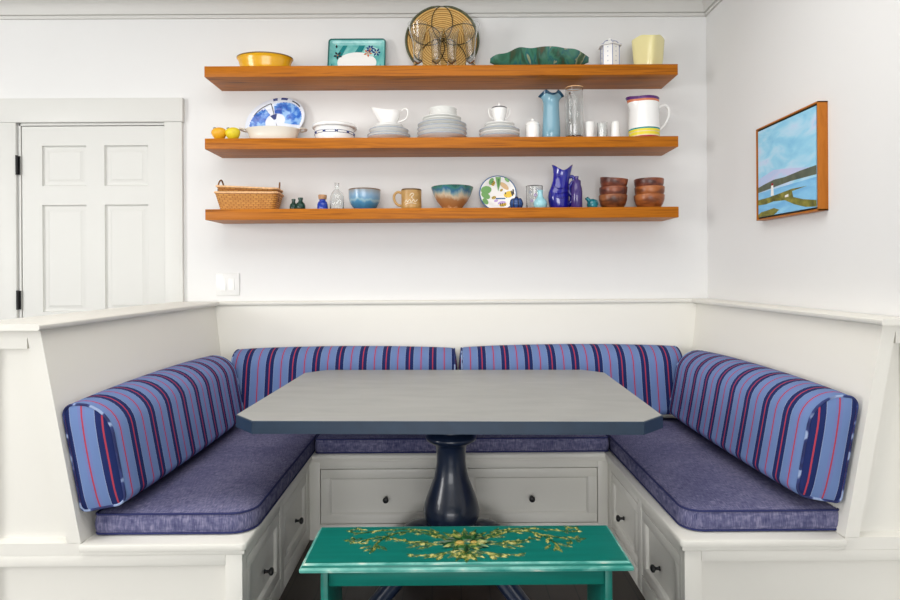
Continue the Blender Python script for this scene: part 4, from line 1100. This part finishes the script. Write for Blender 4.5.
hv = thing('ribbed_jar', 'small round blue ribbed jar standing before the bee plate', 'jar', (.312, -.17, Z3))
bm = bmesh.new()
def ribs(r, z, a, p): k = 1+.035*math.cos(16*a); return (p[0]*k, p[1]*k, p[2])
lathe(bm, [(.003, 0), (.022, 0), (.030, .010), (.034, .026), (.031, .042), (.022, .053), (.010, .056), (.003, .0565)], 96, mod=ribs)
for k in range(8):
    a = 2*PI*k/8+.2; tube(bm, [(r*1.02*math.cos(a), r*1.02*math.sin(a), z) for r, z in ((.022, .001), (.030, .010), (.034, .026), (.031, .042), (.022, .053))], .0022, 6, mi=1)
obj('jar_body', bm, [M['hive'], M['hived']], hv, smooth=50)
bm = bmesh.new(); lathe(bm, [(.002, .056), (.010, .056), (.009, .060), (.005, .063), (.001, .064)], 20); obj('lid', bm, M['hived'], hv, smooth=50)

wg = thing('painted_tumbler', 'clear painted tumbler behind the pale blue bud vase', 'glass', (.414, -.105, Z3))
bm = bmesh.new(); lathe(bm, [(.003, 0), (.040, 0), (.042, .003), (.044, .126), (.0425, .1265), (.041, .124), (.039, .008), (.003, .006)], 36, mis=[0]*3+[1]*2+[0]*2)
obj('tumbler_body', bm, [M['glass'], M['dkline']], wg, smooth=40)
bm = bmesh.new()
for (u, z, c) in ((-.028, .09, 0), (-.02, .045, 1), (.0, .075, 1), (.01, .104, 0), (-.008, .03, 0), (.022, .07, 0)):
    for k in range(5):
        a = 2*PI*k/5; uu, zz = u+.005*math.cos(a), z+.005*math.sin(a); t_ = -PI/2+uu/.0435
        ball(bm, (.0434*math.cos(t_), .0434*math.sin(t_), zz), .003, .0015, .003, mi=c, seg=8, rings=6)
obj('flower_decoration', bm, [M['bline'], M['lilac']], wg)
bottle('bud_vase', 'pale blue bud vase with narrow neck before the painted tumbler', 'vase',
       [(.003, 0), (.026, 0), (.033, .008), (.0355, .024), (.031, .040), (.020, .052), (.014, .062), (.013, .080), (.016, .092), (.0145, .094), (.011, .080), (.012, .06), (.025, .04), (.003, .01)], M['lblue'], .433, -.182)

# cobalt fish-mouthed pitcher
fp = thing('cobalt_pitcher', 'glossy cobalt blue pitcher with notched mouth and loop handle', 'pitcher', (.548, -.128, Z3))
bm = bmesh.new(); rings = []
secs = [(0, -.006, .043), (.004, -.006, .047), (.02, -.008, .052), (.06, -.012, .055), (.09, -.010, .053), (.12, -.004, .047), (.15, .002, .043), (.18, .008, .043), (.205, .010, .045), (.222, .010, .049)]
def fish(z, cx, r, top=0, sc=1):
    out = []
    for k in range(40):
        a = 2*PI*k/40; m_ = abs(math.cos(a))
        zz = z + (top*(.034*m_**1.6-.022) if top else 0)
        out.append((cx+r*sc*math.cos(a)*(1+.14*top*m_**3), r*sc*.78*math.sin(a), zz))
    return out
for i, (z, cx, r) in enumerate(secs): rings.append(fish(z, cx, r, max(0, (z-.15)/.072)))
for i, (z, cx, r) in reversed(list(enumerate(secs[2:]))): rings.append(fish(z, cx, r, max(0, (z-.15)/.072), .90))
loft(bm, rings)
ball(bm, (-.012, -.034, .172), .006, .005, .006, seg=12, rings=8)
for z_ in (.06, .085, .11):
    tube(bm, spline([(-.045, -.026, z_+.012), (-.012, -.044, z_-.006), (.03, -.036, z_+.008)], 6), .0022, 6)
obj('pitcher_body', bm, M['cob'], fp, smooth=60)
bm = bmesh.new(); tube(bm, spline([(.024, 0, .020), (.050, 0, .028), (.062, 0, .060), (.050, 0, .085), (.046, 0, .11), (.058, 0, .135), (.072, 0, .150), (.062, 0, .172), (.040, 0, .165)], 6), [.017, .016, .015, .014, .014, .014, .013, .013, .013]*1 + [.013-.005*i/40 for i in range(40)], 12)
obj('handle', bm, M['cob'], fp, smooth=60)
bottle('purple_bottle', 'slim purple bottle standing before the cobalt pitcher', 'bottle',
       [(.003, 0), (.026, 0), (.0285, .004), (.0285, .085), (.026, .105), (.0215, .118), (.0215, .140), (.018, .144), (.010, .146), (.009, .152), (.0105, .158), (.0105, .164), (.003, .165)], M['purp'], .620, -.185)
fg = obj('bird_figurine', (lambda bm: (lathe(bm, [(.003, 0), (.018, 0), (.024, .006), (.027, .02), (.024, .036), (.016, .048), (.004, .052)], 28, sx=1.05, loc=(.006, 0, 0)),
     tube(bm, spline([(-.004, 0, .036), (-.018, 0, .050), (-.030, 0, .052)], 5), [.013, .0125, .012, .0115, .011, .010, .009, .008, .007, .006, .004], 12),
     tube(bm, spline([(.024, 0, .018), (.034, 0, .026), (.030, 0, .042), (.016, 0, .046)], 5), .004, 8), ball(bm, (-.018, -.008, .058), .004, .004, .004, seg=10, rings=6), ball(bm, (-.018, .008, .058), .004, .004, .004, seg=10, rings=6), bm)[-1])(bmesh.new()), M['frog'], loc=(.702, -.15, Z3), smooth=60)
tag(fg, 'tiny teal ceramic animal figurine left of the wooden bowls', 'figurine')

def wooden_bowl(r, h, m):
    bm = bmesh.new()
    lathe(bm, [(.005, 0), (r*.62, 0), (r*.68, .003), (r*.86, h*.3), (r*.97, h*.62), (r, h-.003), (r*.985, h), (r*.94, h-.001), (r*.9, h*.6), (r*.78, h*.3), (r*.55, .012), (.005, .009)], 44)
    return obj('wooden_bowl', bm, m, smooth=50)
for (x, r, lbl, mats_) in ((.823, .073, 'left', (0, 1, 1)), (1.013, .0775, 'right', (2, 2, 1))):
    for k, w in enumerate(('bottom', 'middle', 'top')):
        o = wooden_bowl(r*(1, .985, .975)[k], .072, M['wb'][mats_[k]])
        o.location = (x+(0, .002, -.001)[k], -.125, Z3+.0415*k+(.007 if (k == 2 and lbl == 'left') else 0)); o.rotation_euler = (0, math.radians(-8) if (k == 2 and lbl == 'left') else 0, .9*k+.4)
        tag(o, '%s bowl of the %s stack of round wooden bowls' % (w, lbl), 'bowl', 'wooden bowls on the lowest shelf')

# ------------------------------------------------------------------ light
def area(name, loc, target, sx, sy, power, col=(1, 1, 1)):
    l = bpy.data.lights.new(name, 'AREA'); l.shape = 'RECTANGLE'; l.size = sx; l.size_y = sy; l.energy = power; l.color = col
    o = bpy.data.objects.new(name, l); C.objects.link(o); o.location = loc
    o.rotation_euler = (Vector(target)-Vector(loc)).to_track_quat('-Z', 'Y').to_euler()
    return o
area('window_daylight', (-4.5, -3.0, 1.6), (0, -.6, 1.2), 2.0, 1.7, 155, (1, .99, .97))
area('rear_fill_light', (-.3, -9.0, 1.15), (0, 0, .7), 4.6, 2.2, 225, (.985, .99, 1))  # added fill from behind the camera to reach under the table
area('overhead_fill_light', (-.3, -1.75, 2.69), (-.3, -1.75, 0), 2.4, 1.6, 39, (1, .98, .95))  # added overhead fill that brightens the table and bench backs
w = bpy.data.worlds.new('daylight'); scn.world = w; w.use_nodes = True
w.node_tree.nodes['Background'].inputs[0].default_value = (1, 1, 1, 1); w.node_tree.nodes['Background'].inputs[1].default_value = 1.2

# ------------------------------------------------------------------ camera
cam = bpy.data.cameras.new('camera'); co = bpy.data.objects.new('camera', cam); C.objects.link(co)
cam.sensor_width = 36; cam.lens = 594.3766*36/900; cam.shift_x = 0; cam.shift_y = -(300-273.107)/900
co.location = (-.0428, -3.2357, 1.2167)
yaw, roll = .0032, .0060
co.rotation_euler = (Euler((PI/2, 0, -yaw)).to_matrix() @ Matrix.Rotation(-roll, 3, 'Z')).to_euler()
cam.clip_start = .05
scn.camera = co
scn.view_settings.view_transform = 'Standard'; scn.view_settings.look = 'None'; scn.view_settings.gamma = 1
scn.view_settings.use_curve_mapping = False; scn.view_settings.exposure = -.13
